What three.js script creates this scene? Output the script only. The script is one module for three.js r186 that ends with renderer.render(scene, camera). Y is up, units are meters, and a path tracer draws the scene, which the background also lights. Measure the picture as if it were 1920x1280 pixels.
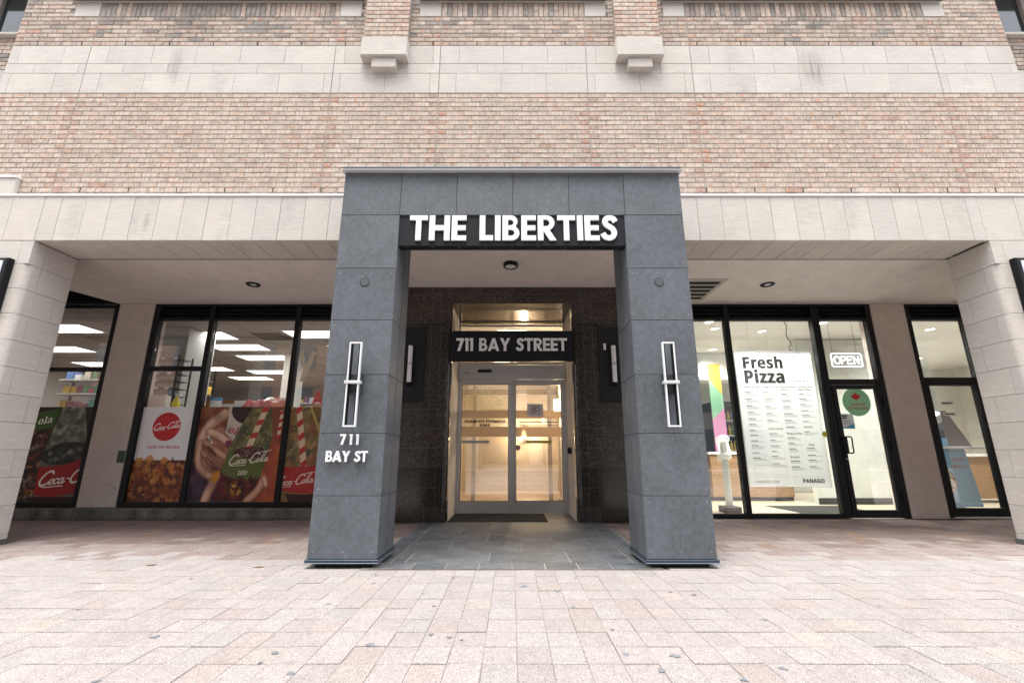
import * as THREE from 'three';
import { mergeGeometries } from 'three/addons/utils/BufferGeometryUtils.js';
import { RectAreaLightUniformsLib } from 'three/addons/lights/RectAreaLightUniformsLib.js';
RectAreaLightUniformsLib.init();

// ------------------------------------------------------------------ camera, sky, sun, exposure
// The street runs along x; the facade faces +z. The camera stands on the pavement at z = 0, so a distance D in front of it is z = -D.
const scene = new THREE.Scene();
const camera = new THREE.PerspectiveCamera(2 * Math.atan(640 / 853) * 180 / Math.PI, 1.5, 0.05, 400);
camera.position.set(0, 0.95, 0);
camera.rotation.set(14.1 * Math.PI / 180, 0, 0);
const renderer = new THREE.WebGLRenderer({ antialias: true });
renderer.toneMapping = THREE.LinearToneMapping;
renderer.toneMappingExposure = 3.55;
renderer.shadowMap.enabled = true;

function overcast() {                                  // an even bright cloud deck, a third as bright at the horizon as overhead
  const W = 256, H = 128, d = new Float32Array(W * H * 4);
  for (let j = 0; j < H; j++) for (let i = 0; i < W; i++) {
    const up = ((j + 0.5) / H - 0.5) * Math.PI, s = Math.max(0, Math.sin(up));
    const a = i / W * 2 * Math.PI, cloud = 1 + 0.05 * Math.sin(3 * a + 9 * up) * Math.cos(5 * up + 2 * a);
    const L = up < 0 ? 0.25 : 1.25 * (0.42 + 0.58 * s) * cloud, o = (j * W + i) * 4;
    d[o] = L * 0.955; d[o + 1] = L * 0.995; d[o + 2] = L * 1.07; d[o + 3] = 1;
  }
  const t = new THREE.DataTexture(d, W, H, THREE.RGBAFormat, THREE.FloatType);
  t.mapping = THREE.EquirectangularReflectionMapping; t.magFilter = THREE.LinearFilter; t.needsUpdate = true;
  return t;
}
scene.background = overcast(); scene.environment = scene.background;
const sun = new THREE.DirectionalLight(0xfff8ee, 1.15);
sun.position.set(-2.5, 26, 2.6); sun.target.position.set(0, 0, -5); scene.add(sun, sun.target);
sun.castShadow = true; sun.shadow.radius = 45; sun.shadow.mapSize.set(2048, 2048);
Object.assign(sun.shadow.camera, { left: -14, right: 14, top: 14, bottom: -14, near: 1, far: 60 });

// ------------------------------------------------------------------ helpers
function mulberry(a) { return () => { a |= 0; a = a + 0x6D2B79F5 | 0; let t = Math.imul(a ^ a >>> 15, 1 | a); t = t + Math.imul(t ^ t >>> 7, 61 | t) ^ t; return ((t ^ t >>> 14) >>> 0) / 4294967296; }; }
const R = mulberry(711), rr = (a, b) => a + (b - a) * R(), pick = (a) => a[Math.floor(R() * a.length)];
const names = new Map();
function numbered(n) { const k = names.get(n) ?? 0; names.set(n, k + 1); return k ? n + '_' + String(k).padStart(3, '0') : n; }
function shade(o) { o.castShadow = true; o.receiveShadow = true; return o; }
function thing(name, label, category, group, kind) {
  const o = new THREE.Group(); o.name = numbered(name); scene.add(o);
  o.userData.label = label; if (category) o.userData.category = category; if (group) o.userData.group = group; if (kind) o.userData.kind = kind;
  return o;
}
const structure = (name, label) => { const o = new THREE.Group(); o.name = numbered(name); scene.add(o); o.userData.kind = 'structure'; if (label) o.userData.label = label; return o; };
function part(parent, name, geo, mat, x = 0, y = 0, z = 0) {
  const m = shade(new THREE.Mesh(geo, mat)); m.name = name; m.position.set(x, y, z); parent.add(m); return m;
}
function group(parent, name, x = 0, y = 0, z = 0) { const g = new THREE.Group(); g.name = name; g.position.set(x, y, z); parent.add(g); return g; }

// a box whose front (+z) edges are chamfered, uv in metres from a random corner of the texture; the back is closed when asked
function plate(w, h, d, b = 0.004, { col, back = true, uv = true } = {}) {
  const P = [], U = [], X = w / 2, Y = h / 2, F = d / 2, B = -d / 2, x = X - b, y = Y - b, f = F - b, u0 = uv ? R() * 7 : 0, v0 = uv ? R() * 7 : 0;
  const q = (a, c, e, g, m) => { for (const p of [a, c, e, a, e, g]) { P.push(...p); U.push(u0 + (m === 1 ? p[2] : p[0]), v0 + (m === 2 ? p[2] : p[1])); } };
  q([-x, -y, F], [x, -y, F], [x, y, F], [-x, y, F], 0);
  q([-X, -Y, f], [X, -Y, f], [x, -y, F], [-x, -y, F], 0); q([x, y, F], [X, Y, f], [-X, Y, f], [-x, y, F], 0);
  q([X, -Y, f], [X, Y, f], [x, y, F], [x, -y, F], 0); q([-X, Y, f], [-X, -Y, f], [-x, -y, F], [-x, y, F], 0);
  q([-X, -Y, B], [X, -Y, B], [X, -Y, f], [-X, -Y, f], 2); q([-X, Y, f], [X, Y, f], [X, Y, B], [-X, Y, B], 2);
  q([X, -Y, B], [X, Y, B], [X, Y, f], [X, -Y, f], 1); q([-X, -Y, f], [-X, Y, f], [-X, Y, B], [-X, -Y, B], 1);
  if (back) q([X, -Y, B], [-X, -Y, B], [-X, Y, B], [X, Y, B], 0);
  const g = new THREE.BufferGeometry();
  g.setAttribute('position', new THREE.Float32BufferAttribute(P, 3)); g.setAttribute('uv', new THREE.Float32BufferAttribute(U, 2));
  if (col) { const c = []; for (let i = 0; i < P.length / 3; i++) c.push(...col); g.setAttribute('color', new THREE.Float32BufferAttribute(c, 3)); }
  g.computeVertexNormals(); return g;
}
// a box from corner to corner with all edges lightly chamfered on the front side
const boxAt = (x0, x1, y0, y1, z0, z1, b = 0.003) => { const g = plate(x1 - x0, y1 - y0, z1 - z0, Math.min(b, (x1 - x0) / 3, (y1 - y0) / 3, (z1 - z0) / 3)); g.translate((x0 + x1) / 2, (y0 + y1) / 2, (z0 + z1) / 2); return g; };
const slabAt = (x0, x1, y0, y1, z0, z1, b = 0.003, o) => {  // the same with its chamfered face up
  const g = plate(x1 - x0, z1 - z0, y1 - y0, b, o); g.rotateX(-Math.PI / 2); g.translate((x0 + x1) / 2, (y0 + y1) / 2, (z0 + z1) / 2); return g;
};
const merge = (list) => mergeGeometries(list.map((g) => g.index ? g.toNonIndexed() : g));
const cyl = (r, h, n = 24, axis = 'y', r2 = r) => { const g = new THREE.CylinderGeometry(r2, r, h, n); if (axis === 'z') g.rotateX(Math.PI / 2); if (axis === 'x') g.rotateZ(Math.PI / 2); return g; };
function tube(pts, r, n = 40) { return new THREE.TubeGeometry(new THREE.CatmullRomCurve3(pts.map((p) => new THREE.Vector3(...p))), n, r, 6); }

// ------------------------------------------------------------------ textures
function lattice(n, seed) { const r = mulberry(seed), a = new Float32Array(n * n); for (let i = 0; i < a.length; i++) a[i] = r(); return a; }
function noiser(n, seed) {                             // tiling value noise on an n x n lattice, arguments 0..1
  const a = lattice(n, seed);
  return (u, v) => {
    const x = u * n, y = v * n, i = Math.floor(x), j = Math.floor(y), p = x - i, q = y - j, s = p * p * (3 - 2 * p), t = q * q * (3 - 2 * q);
    const at = (k, l) => a[((l % n + n) % n) * n + ((k % n + n) % n)];
    return (at(i, j) * (1 - s) + at(i + 1, j) * s) * (1 - t) + (at(i, j + 1) * (1 - s) + at(i + 1, j + 1) * s) * t;
  };
}
function tex(size, metres, fn, srgb = true) {
  const d = new Uint8Array(size * size * 4);
  for (let j = 0; j < size; j++) for (let i = 0; i < size; i++) {
    const c = fn(i / size, j / size, i, j), o = (j * size + i) * 4;
    d[o] = Math.max(0, Math.min(255, c[0])); d[o + 1] = Math.max(0, Math.min(255, c[1])); d[o + 2] = Math.max(0, Math.min(255, c[2])); d[o + 3] = 255;
  }
  const t = new THREE.DataTexture(d, size, size); t.wrapS = t.wrapT = THREE.RepeatWrapping; t.magFilter = THREE.LinearFilter;
  if (srgb) t.colorSpace = THREE.SRGBColorSpace; t.repeat.set(1 / metres, 1 / metres); t.needsUpdate = true; return t;
}
const grey = (v) => [v, v, v];
const sp = mulberry(5);
const N4 = noiser(4, 1), N9 = noiser(9, 2), N20 = noiser(20, 3), N48 = noiser(48, 4), N110 = noiser(110, 6), N200 = noiser(200, 7), N256 = noiser(256, 8);
const stretchV = noiser(128, 9);
// brick: mottled face with rusty and dark flecks and short vertical drag marks
const brickMap = tex(1024, 1.1, (u, v) => {
  const n = N20(u, v), m = N110(u, v), drag = stretchV(u * 1, v * 0.12), f = N256(u, v);
  let l = 207 + 30 * (n - 0.5) + 34 * (m - 0.5) + 30 * (drag - 0.5) + 22 * (f - 0.5), rust = Math.max(0, N48(u, v) - 0.60) * 2.4 * Math.max(0, drag * 1.4 - 0.1);
  if (m * f > 0.76) l -= 38;
  return [l, l * (1 - 0.22 * rust), l * (1 - 0.36 * rust)];
});
const brickBump = tex(512, 1.1, (u, v) => grey(128 + 90 * (N110(u, v) - 0.5) + 90 * (N256(u, v) - 0.5)), false);
// precast stone: fine horizontal bedding, pores, faint dirt clouds
const stoneMap = tex(1024, 2.3, (u, v) => {
  const bed = N200(u * 0.12, v), cl = N4(u, v) * 0.6 + N9(u, v) * 0.4, f = N256(u, v), grime = Math.max(0, N9(u, v * 0.4) - 0.58);
  const l = 226 + 16 * (cl - 0.5) + 11 * (bed - 0.5) + 12 * (f - 0.5) - 30 * grime * N48(u, v) * 1.3;
  return [l, l * 0.985, l * 0.965];
});
const stoneBump = tex(512, 1.2, (u, v) => grey(128 + 60 * (N200(u * 0.15, v) - 0.5) + 70 * (N256(u, v) - 0.5)), false);
// concrete paver: exposed aggregate of white, rose and dark chips
const chip = lattice(512, 77), chip2 = lattice(512, 78);
const paverMap = tex(1024, 1.3, (u, v, i, j) => {
  const k = ((j >> 1) % 512) * 512 + ((i >> 1) % 512), c = chip[k], c2 = chip2[k];
  let l = 193 + 10 * (N9(u, v) - 0.5) + 15 * (N48(u, v) - 0.5) + 26 * (chip2[(j % 512) * 512 + i % 512] - 0.5), t = [l, l * 0.97, l * 0.95];
  if (c > 0.86) t = grey(232 + 20 * c2); else if (c < 0.07) t = [108 + 30 * c2, 98 + 30 * c2, 96 + 28 * c2]; else if (c > 0.76) t = [l * 1.0, l * 0.9, l * 0.86];
  return t;
});
const paverBump = tex(512, 0.65, (u, v) => grey(128 + 100 * (N256(u, v) - 0.5) + 50 * (N110(u, v) - 0.5)), false);
// fibre cement panel: cloudy, faintly brushed
const fibreMap = tex(1024, 1.7, (u, v) => {
  const w = N9(u + 0.08 * N20(u, v), v + 0.08 * N20(v, u)), l = 198 + 18 * (w - 0.5) + 22 * (N48(u, v) - 0.5) + 18 * (N200(u, v * 0.35) - 0.5) + 12 * (N256(u, v) - 0.5), s = N110(u * 0.6, v) > 0.955 ? 26 : 0;
  return grey(l + s);
});
// polished granite: coarse brown, black and grey crystals
const cr = lattice(256, 91), cr2 = lattice(256, 92);
const graniteMap = tex(1024, 1.15, (u, v, i, j) => {
  const wob = (N110(u, v) - 0.5) * 7, wob2 = (N110(v, u) - 0.5) * 7, a = Math.floor((i + wob + 2048) / 4) % 256, b = Math.floor((j + wob2 + 2048) / 4) % 256, c = cr[b * 256 + a], d = cr2[b * 256 + a];
  const base = c < 0.42 ? [44, 40, 38] : c < 0.72 ? [128, 114, 101] : c < 0.88 ? [86, 79, 74] : [196, 182, 166];
  return base.map((x) => x * (0.8 + 0.4 * d));
});
const slateMap = tex(1024, 1.6, (u, v) => {
  const w = N9(u + 0.1 * N20(u, v), v), scuff = Math.max(0, N48(u * 0.7, v) - 0.7) * 90 * N9(v, u), l = 190 + 50 * (w - 0.5) + 40 * (N48(u, v) - 0.5) + 26 * (N200(u, v) - 0.5) + scuff;
  return [l * 0.985, l * 0.995, l];
});
const plasterMap = tex(512, 1.4, (u, v) => { const l = 234 + 10 * (N9(u, v) - 0.5) + 16 * (N110(u, v) - 0.5) + 22 * (N256(u, v) - 0.5); return [l, l, l]; });
const plasterBump = tex(512, 0.8, (u, v) => grey(128 + 110 * (N256(u, v) - 0.5) + 70 * (N110(u, v) - 0.5)), false);
const concreteMap = tex(512, 1.5, (u, v) => { const l = 190 + 60 * (N9(u, v) - 0.5) + 44 * (N48(u, v) - 0.5) + 24 * (N256(u, v) - 0.5); return [l, l * 0.985, l * 0.96]; });
const woodMap = tex(512, 1.2, (u, v) => { const g = N110(u * 0.06, v) * 0.6 + N256(u * 0.08, v) * 0.4, l = 196 + 70 * (g - 0.5); return [l, l * 0.95, l * 0.88]; });
const smudge = tex(512, 2.1, (u, v) => grey(70 + 70 * (N20(u, v) - 0.5) + 40 * (N110(u, v) - 0.5)), false);

const lin = (r, g, b) => new THREE.Color().setRGB(r, g, b);
const std = (o) => new THREE.MeshStandardMaterial(o);
const M = {
  brick: std({ vertexColors: true, map: brickMap, bumpMap: brickBump, bumpScale: 0.0022, roughness: 0.93 }),
  mortar: std({ color: lin(0.62, 0.56, 0.515), map: concreteMap, roughness: 0.97 }),
  sealant: std({ color: lin(0.36, 0.30, 0.26), roughness: 0.8 }),
  stone: [[0.70, 0.675, 0.645], [0.685, 0.66, 0.63], [0.72, 0.695, 0.665], [0.695, 0.672, 0.645]].map((c) => std({ color: lin(...c), map: stoneMap, bumpMap: stoneBump, bumpScale: 0.0006, roughness: 0.85 })),
  stoneJoint: std({ color: lin(0.30, 0.27, 0.25), roughness: 0.95 }),
  paver: std({ vertexColors: true, map: paverMap, bumpMap: paverBump, bumpScale: 0.0012, roughness: 0.9 }),
  jointSand: std({ color: lin(0.36, 0.315, 0.295), map: concreteMap, roughness: 1 }),
  slate: [[0.165, 0.178, 0.196], [0.185, 0.196, 0.21], [0.15, 0.164, 0.18]].map((c) => std({ color: lin(...c), map: slateMap, bumpMap: paverBump, bumpScale: 0.0006, roughness: 0.6 })),
  grout: std({ color: lin(0.56, 0.55, 0.53), map: concreteMap, roughness: 0.95 }),
  fibre: [[0.165, 0.184, 0.210], [0.158, 0.177, 0.203], [0.173, 0.192, 0.218]].map((c) => std({ color: lin(...c), map: fibreMap, roughness: 0.62, roughnessMap: null })),
  fibreCore: std({ color: lin(0.15, 0.165, 0.188), roughness: 0.9 }),
  screw: std({ color: lin(0.22, 0.235, 0.26), metalness: 0.6, roughness: 0.5 }),
  blackBoard: new THREE.MeshPhysicalMaterial({ color: lin(0.012, 0.013, 0.017), roughness: 0.6, specularIntensity: 0.4 }),
  darkPanel: new THREE.MeshPhysicalMaterial({ color: lin(0.020, 0.019, 0.024), roughness: 0.55, specularIntensity: 0.4 }),
  letter: std({ color: lin(0.80, 0.80, 0.80), roughness: 0.45 }),
  blackMetal: new THREE.MeshPhysicalMaterial({ color: lin(0.014, 0.014, 0.016), roughness: 0.42, metalness: 0.3, specularIntensity: 0.4 }),
  blackFrame: new THREE.MeshPhysicalMaterial({ color: lin(0.011, 0.011, 0.012), roughness: 0.5, specularIntensity: 0.4 }),
  aluminium: std({ color: lin(0.62, 0.62, 0.63), metalness: 0.25, roughness: 0.45 }),
  whiteMetal: std({ color: lin(0.78, 0.79, 0.80), roughness: 0.4 }),
  blueTrim: std({ color: lin(0.045, 0.062, 0.085), roughness: 0.35, metalness: 0.35 }),
  capMetal: std({ color: lin(0.04, 0.055, 0.075), roughness: 0.55, metalness: 0.1 }),
  rustSteel: std({ color: lin(0.05, 0.035, 0.027), map: concreteMap, roughness: 0.9 }),
  granite: [[0.62, 0.60, 0.60], [0.55, 0.53, 0.53], [0.68, 0.65, 0.64]].map((c) => std({ color: lin(c[0] * 0.58, c[1] * 0.605, c[2] * 0.64), map: graniteMap, roughness: 0.16 })),
  graniteDark: [[0.22, 0.225, 0.235], [0.17, 0.174, 0.182]].map((c) => std({ color: lin(...c), map: graniteMap, roughness: 0.14 })),
  plaster: std({ color: lin(0.86, 0.785, 0.73), map: plasterMap, bumpMap: plasterBump, bumpScale: 0.002, roughness: 0.95 }),
  plasterWall: std({ color: lin(0.66, 0.575, 0.51), map: plasterMap, roughness: 0.95 }),
  concrete: std({ color: lin(0.20, 0.19, 0.18), map: concreteMap, roughness: 0.95 }),
  glass: new THREE.MeshPhysicalMaterial({ color: 0xffffff, transmission: 1, thickness: 0, roughness: 0.0, ior: 2.0 }),
  doorGlass: new THREE.MeshPhysicalMaterial({ color: 0xffffff, transmission: 1, thickness: 0, roughness: 0.0, ior: 2.1 }),
  rubber: std({ color: lin(0.018, 0.02, 0.02), roughness: 0.95 }),
  white: std({ color: lin(0.75, 0.74, 0.72), roughness: 0.7 }),
  cream: std({ color: lin(0.76, 0.77, 0.72), map: plasterMap, roughness: 0.8 }),
  warmWall: std({ color: lin(0.60, 0.52, 0.40), map: plasterMap, roughness: 0.7 }),
  wood: std({ color: lin(0.52, 0.34, 0.19), map: woodMap, roughness: 0.5 }),
  steel: std({ color: lin(0.5, 0.5, 0.5), metalness: 0.9, roughness: 0.3 }),
  asphalt: std({ color: lin(0.28, 0.28, 0.28), map: concreteMap, roughness: 0.95 }),
};
const plain = (r, g, b, rough = 0.6) => std({ color: lin(r, g, b), roughness: rough });
const glow = (r, g, b, k) => std({ color: lin(0.8, 0.8, 0.8), emissive: lin(r, g, b), emissiveIntensity: k, roughness: 0.6 });

function canvas(w, h, draw) {
  const c = document.createElement('canvas'); c.width = w; c.height = h; const x = c.getContext('2d'); draw(x, w, h);
  const t = new THREE.CanvasTexture(c); t.colorSpace = THREE.SRGBColorSpace; return t;
}
function sheet(w, h, thick = 0.002) {                   // a thin sheet facing +z, its front carrying uv 0..1
  const g = new THREE.BoxGeometry(w, h, thick); return g;
}

// ------------------------------------------------------------------ ground: pavers, entrance slabs, street
const P0 = 4.307, WIN = 7.55;                           // distance of the portal face and of the shop windows
{
  const pavement = structure('pavement', 'pinkish concrete paver pavement in front of the building');
  const base = new THREE.PlaneGeometry(30, 11.6); base.rotateX(-Math.PI / 2); base.translate(0, -0.006, -2.4);
  part(pavement, 'joint_sand', base, M.jointSand);
  const list = [], cw = 0.167, rd = 0.2;
  for (let r = -12; r < 36; r++) {
    const d0 = 4.25 - 0.0 + (r - 12) * rd - 0.0;          // rows step away from the row edge at 4.25
    for (let c = -84; c < 84; c++) {
      const x0 = 0.025 + c * cw, xm = x0 + cw / 2, dm = d0 + rd / 2;
      if (dm > 7.36 && Math.abs(xm) > 2.3) continue;
      if (dm > 7.08 && Math.abs(xm) < 2.3) continue;
      if (dm > 4.27 && Math.abs(xm) < 1.31) continue;
      const k = R();
      let col;
      const kind = dm < pick([4.66, 4.66, 4.86, 5.06]) ? 0 : dm < pick([5.26, 5.46, 5.66, 5.86]) ? 1 : 2;  // redder pavers under the canopy, its shade partly put into their colour
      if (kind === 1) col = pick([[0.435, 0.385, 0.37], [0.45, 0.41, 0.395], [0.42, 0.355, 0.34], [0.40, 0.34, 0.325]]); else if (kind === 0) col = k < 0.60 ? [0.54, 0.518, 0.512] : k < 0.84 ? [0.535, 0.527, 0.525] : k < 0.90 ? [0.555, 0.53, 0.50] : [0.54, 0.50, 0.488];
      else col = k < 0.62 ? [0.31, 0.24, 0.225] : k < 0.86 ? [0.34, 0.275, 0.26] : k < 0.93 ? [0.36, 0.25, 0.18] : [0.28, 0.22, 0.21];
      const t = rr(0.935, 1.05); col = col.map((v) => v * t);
      list.push({ x: xm, d: dm, col, y: rr(-0.0026, 0.0018), tx: rr(-0.007, 0.007), tz: rr(-0.004, 0.004), gw: rr(0.0008, 0.0018), gd: rr(0.006, 0.010), ox: rr(-0.001, 0.001) });
    }
  }
  const geo = (p) => {
    const g = plate(cw - p.gw, rd - p.gd, 0.03, 0.0025, { col: p.col, back: false });
    g.rotateX(-Math.PI / 2); g.rotateX(p.tx); g.rotateZ(p.tz); return g;
  };
  const seen = list.filter((p) => p.d > 2.2 && Math.abs(p.x) < 1.13 * p.d + 0.1).sort((a, b) => a.d * a.d + 0.3 * a.x * a.x - b.d * b.d - 0.3 * b.x * b.x);
  const near = new Set(seen.slice(0, 300));
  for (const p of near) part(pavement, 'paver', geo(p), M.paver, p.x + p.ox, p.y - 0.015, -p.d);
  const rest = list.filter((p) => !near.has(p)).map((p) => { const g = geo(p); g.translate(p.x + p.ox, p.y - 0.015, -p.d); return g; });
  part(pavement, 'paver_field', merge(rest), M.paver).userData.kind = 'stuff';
  // trodden gum
  const gum = [], spots = [[0.086, 3.758, 5], [0.329, 3.628, 3], [0.507, 3.987, 2.5], [0.395, 3.274, 3], [0.567, 2.878, 2], [0.561, 2.547, 3], [0.793, 2.535, 4], [0.685, 2.38, 3.2], [1.138, 3.608, 2.5], [1.282, 3.543, 3], [-0.731, 2.669, 4], [-0.447, 2.812, 2.8], [-0.34, 2.769, 2.4], [-0.508, 3.294, 2.4], [-0.636, 3.571, 2.2], [-0.474, 4.009, 2.2], [-1.116, 4.088, 1.8], [-1.213, 3.331, 2.2], [-0.269, 2.735, 2], [-1.064, 3.84, 2.4], [-1.938, 2.779, 4], [-1.181, 2.573, 3], [-0.996, 2.353, 2.6], [-1.115, 2.812, 2], [-1.811, 2.278, 2.4], [-2.558, 3.972, 2.6], [-1.195, 2.462, 2], [1.51, 3.041, 2.8], [1.247, 2.401, 3], [1.012, 2.289, 2.4], [2.4, 3.3, 2], [2.9, 4.0, 2.2]];
  for (let i = 0; i < 26; i++) spots.push([rr(-4.5, 4.5), rr(2.4, 6.6), rr(0.8, 1.8)]);
  for (const [x, d, s] of spots) {
    const pts = []; for (let k = 0; k < 11; k++) { const a = k / 11 * 6.283, q = s * 0.0062 * rr(0.5, 1.35); pts.push(new THREE.Vector2(Math.cos(a) * q, Math.sin(a) * q)); }
    const g = new THREE.ExtrudeGeometry(new THREE.Shape(pts), { depth: 0.0016, bevelEnabled: false }); g.rotateX(-Math.PI / 2); g.translate(x, 0.0008, -d); gum.push(g);
  }
  part(pavement, 'trodden_gum', merge(gum), plain(0.17, 0.18, 0.195, 0.8)).userData.kind = 'stuff';

  // entrance floor of slate slabs with light joints
  const ent = structure('entrance_paving', 'grey slate slab floor between the portal legs');
  const j = new THREE.PlaneGeometry(2.62, 3.98); j.rotateX(-Math.PI / 2); j.translate(0, -0.001, -(4.285 + 3.98 / 2)); part(ent, 'grout', j, M.grout, 0, 0.002, 0);
  const slab = (x0, x1, d0, d1) => { const g = slabAt(x0 + 0.0045, x1 - 0.0045, -0.03, 0.0035 + rr(-0.0006, 0.0006), -d1 + 0.005, -d0 - 0.005, 0.001); part(ent, 'slab', g, pick(M.slate)); };
  for (let k = 0; k < 8; k++) slab(-1.17 + k * 0.2925, -1.17 + (k + 1) * 0.2925, 4.29, 4.52);
  const rows = [[4.52, 5.05, -0.3], [5.05, 5.577, 0.02], [5.577, 6.14, -0.37], [6.14, 6.6, 0.02], [6.6, 7.08, -0.35]];
  for (const [a, b, off] of rows) { let xs = [-1.11]; for (let x = -2.2 + off + 1.1 * 0; x < 1.2; x += 0.76) if (x > -1.0 && x < 1.0) xs.push(x); xs.push(1.11); for (let i = 0; i + 1 < xs.length; i++) slab(xs[i], xs[i + 1], a, b); }
  for (const s of [-1, 1]) for (let d = 4.52; d < 7.0; d += 0.64) slab(Math.min(s * 1.11, s * 1.31), Math.max(s * 1.11, s * 1.31), d, Math.min(d + 0.64, 7.08));
  for (const [a, b] of [[7.08, 7.66], [7.66, 8.25]]) for (const [x0, x1] of [[-0.97, -0.35], [-0.35, 0.3], [0.3, 0.97]]) slab(x0, x1, a, b);

  const kerb = structure('kerb'); part(kerb, 'kerb_stone', boxAt(-30, 30, -0.15, 0.0, 3.4, 3.6, 0.02), M.concrete);
  const road = structure('road'); const rg = new THREE.PlaneGeometry(120, 12); rg.rotateX(-Math.PI / 2); rg.translate(0, -0.13, 9.6); part(road, 'asphalt', rg, M.asphalt);
  const line = new THREE.PlaneGeometry(120, 0.14); line.rotateX(-Math.PI / 2); line.translate(0, -0.126, 9.6); part(road, 'centre_line', line, plain(0.62, 0.5, 0.1, 0.8));
  for (const z of [6.4, 12.8]) { const l = new THREE.PlaneGeometry(120, 0.16); l.rotateX(-Math.PI / 2); l.translate(0, -0.126, z); part(road, 'lane_line', l, plain(0.75, 0.75, 0.73, 0.8)); }
  const far = structure('far_pavement'); part(far, 'paving', slabAt(-60, 60, -0.3, 0, 15.6, 19.6, 0.02), plain(0.42, 0.40, 0.38, 0.95));
  const soil = structure('ground'); const sg = new THREE.PlaneGeometry(260, 260); sg.rotateX(-Math.PI / 2); sg.translate(0, -0.4, 0); part(soil, 'terrain', sg, M.concrete);
  const near2 = structure('side_pavement'); for (const s of [-1, 1]) part(near2, 'paving', slabAt(s < 0 ? -40 : 14.0, s < 0 ? -14.0 : 40, -0.2, 0, -12, 3.4, 0.01), plain(0.38, 0.34, 0.32, 0.95));
}

// ------------------------------------------------------------------ upper facade
const WALL = 4.97;                                       // brick face
const brickTones = [[0.784, 0.655, 0.559], [0.795, 0.672, 0.581], [0.812, 0.694, 0.604], [0.784, 0.638, 0.547], [0.773, 0.65, 0.559], [0.801, 0.672, 0.57], [0.762, 0.638, 0.547], [0.784, 0.633, 0.536], [0.801, 0.683, 0.587]];
const rust = [[0.70, 0.48, 0.385], [0.73, 0.53, 0.43], [0.69, 0.51, 0.42]];
const sooty = [[0.49, 0.44, 0.39], [0.45, 0.41, 0.37], [0.53, 0.46, 0.40], [0.425, 0.39, 0.355]];
const variants = new Map();
function brickGeo(w, h, tone) {
  const k = w.toFixed(3) + h.toFixed(3) + tone.join();
  if (!variants.has(k)) variants.set(k, []);
  const l = variants.get(k);
  if (l.length < 3) { const t = [0.965, 1.025, 0.99][l.length]; l.push(plate(w, h, 0.06, 0.0035, { col: tone.map((v) => v * t), back: false })); return l[l.length - 1]; }
  return pick(l);
}
// courses of running bond between two vertical joints; a half brick closes every other course
function bond(out, x0, x1, y0, n, ch, face, { first = 0, tone = () => pick(brickTones), soot } = {}) {
  const w = x1 - x0, halves = Math.max(1, Math.round(w / 0.1065)), H = w / halves;
  for (let r = 0; r < n; r++) {
    let x = x0, half = (r + first) % 2 === 1;
    while (x < x1 - 0.01) {
      let L = half ? H : 2 * H; if (x + L > x1 + 0.001) L = x1 - x;
      const end = (x - x0 < 0.02 || x1 - x - L < 0.02) && L < 1.5 * H;
      const y = y0 + (r + 0.5) * ch, xm = x + L / 2;
      const t = soot && R() < soot(xm, y) ? pick(sooty) : end ? (R() < 0.8 ? pick(rust) : pick(brickTones)) : R() < 0.012 ? pick(rust) : tone(xm, y);
      out.push({ x: xm, y, w: L - 0.007, h: ch - 0.0095, t, z: -face - 0.03 + rr(-0.0016, 0.0012), tilt: rr(-0.004, 0.004) });
      x += L; half = false;
    }
  }
}
function lay(owner, bricks, most, kindName = 'brick') {
  const size = (b) => b.w * b.h / ((b.y - 0.95) ** 2 + b.x ** 2 + WALL ** 2) ** 1.4 * (b.hidden ? 0 : 1);
  const order = [...bricks].sort((a, b) => size(b) - size(a)), own = new Set(order.slice(0, most));
  for (const b of own) { const m = part(owner, kindName, brickGeo(b.w, b.h, b.t), M.brick, b.x, b.y, b.z); m.rotation.z = b.tilt; }
  const rest = bricks.filter((b) => !own.has(b)).map((b) => { const g = brickGeo(b.w, b.h, b.t).clone(); g.rotateZ(b.tilt); g.translate(b.x, b.y, b.z); return g; });
  if (rest.length) part(owner, kindName + '_field', merge(rest), M.brick).userData.kind = 'stuff';
}
const JX = [-6.73, -5.66, -2.37, -0.96, 0.99, 2.385, 5.64, 6.71];
const CH = 0.0692;
function streak(u) { return u; }
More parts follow.
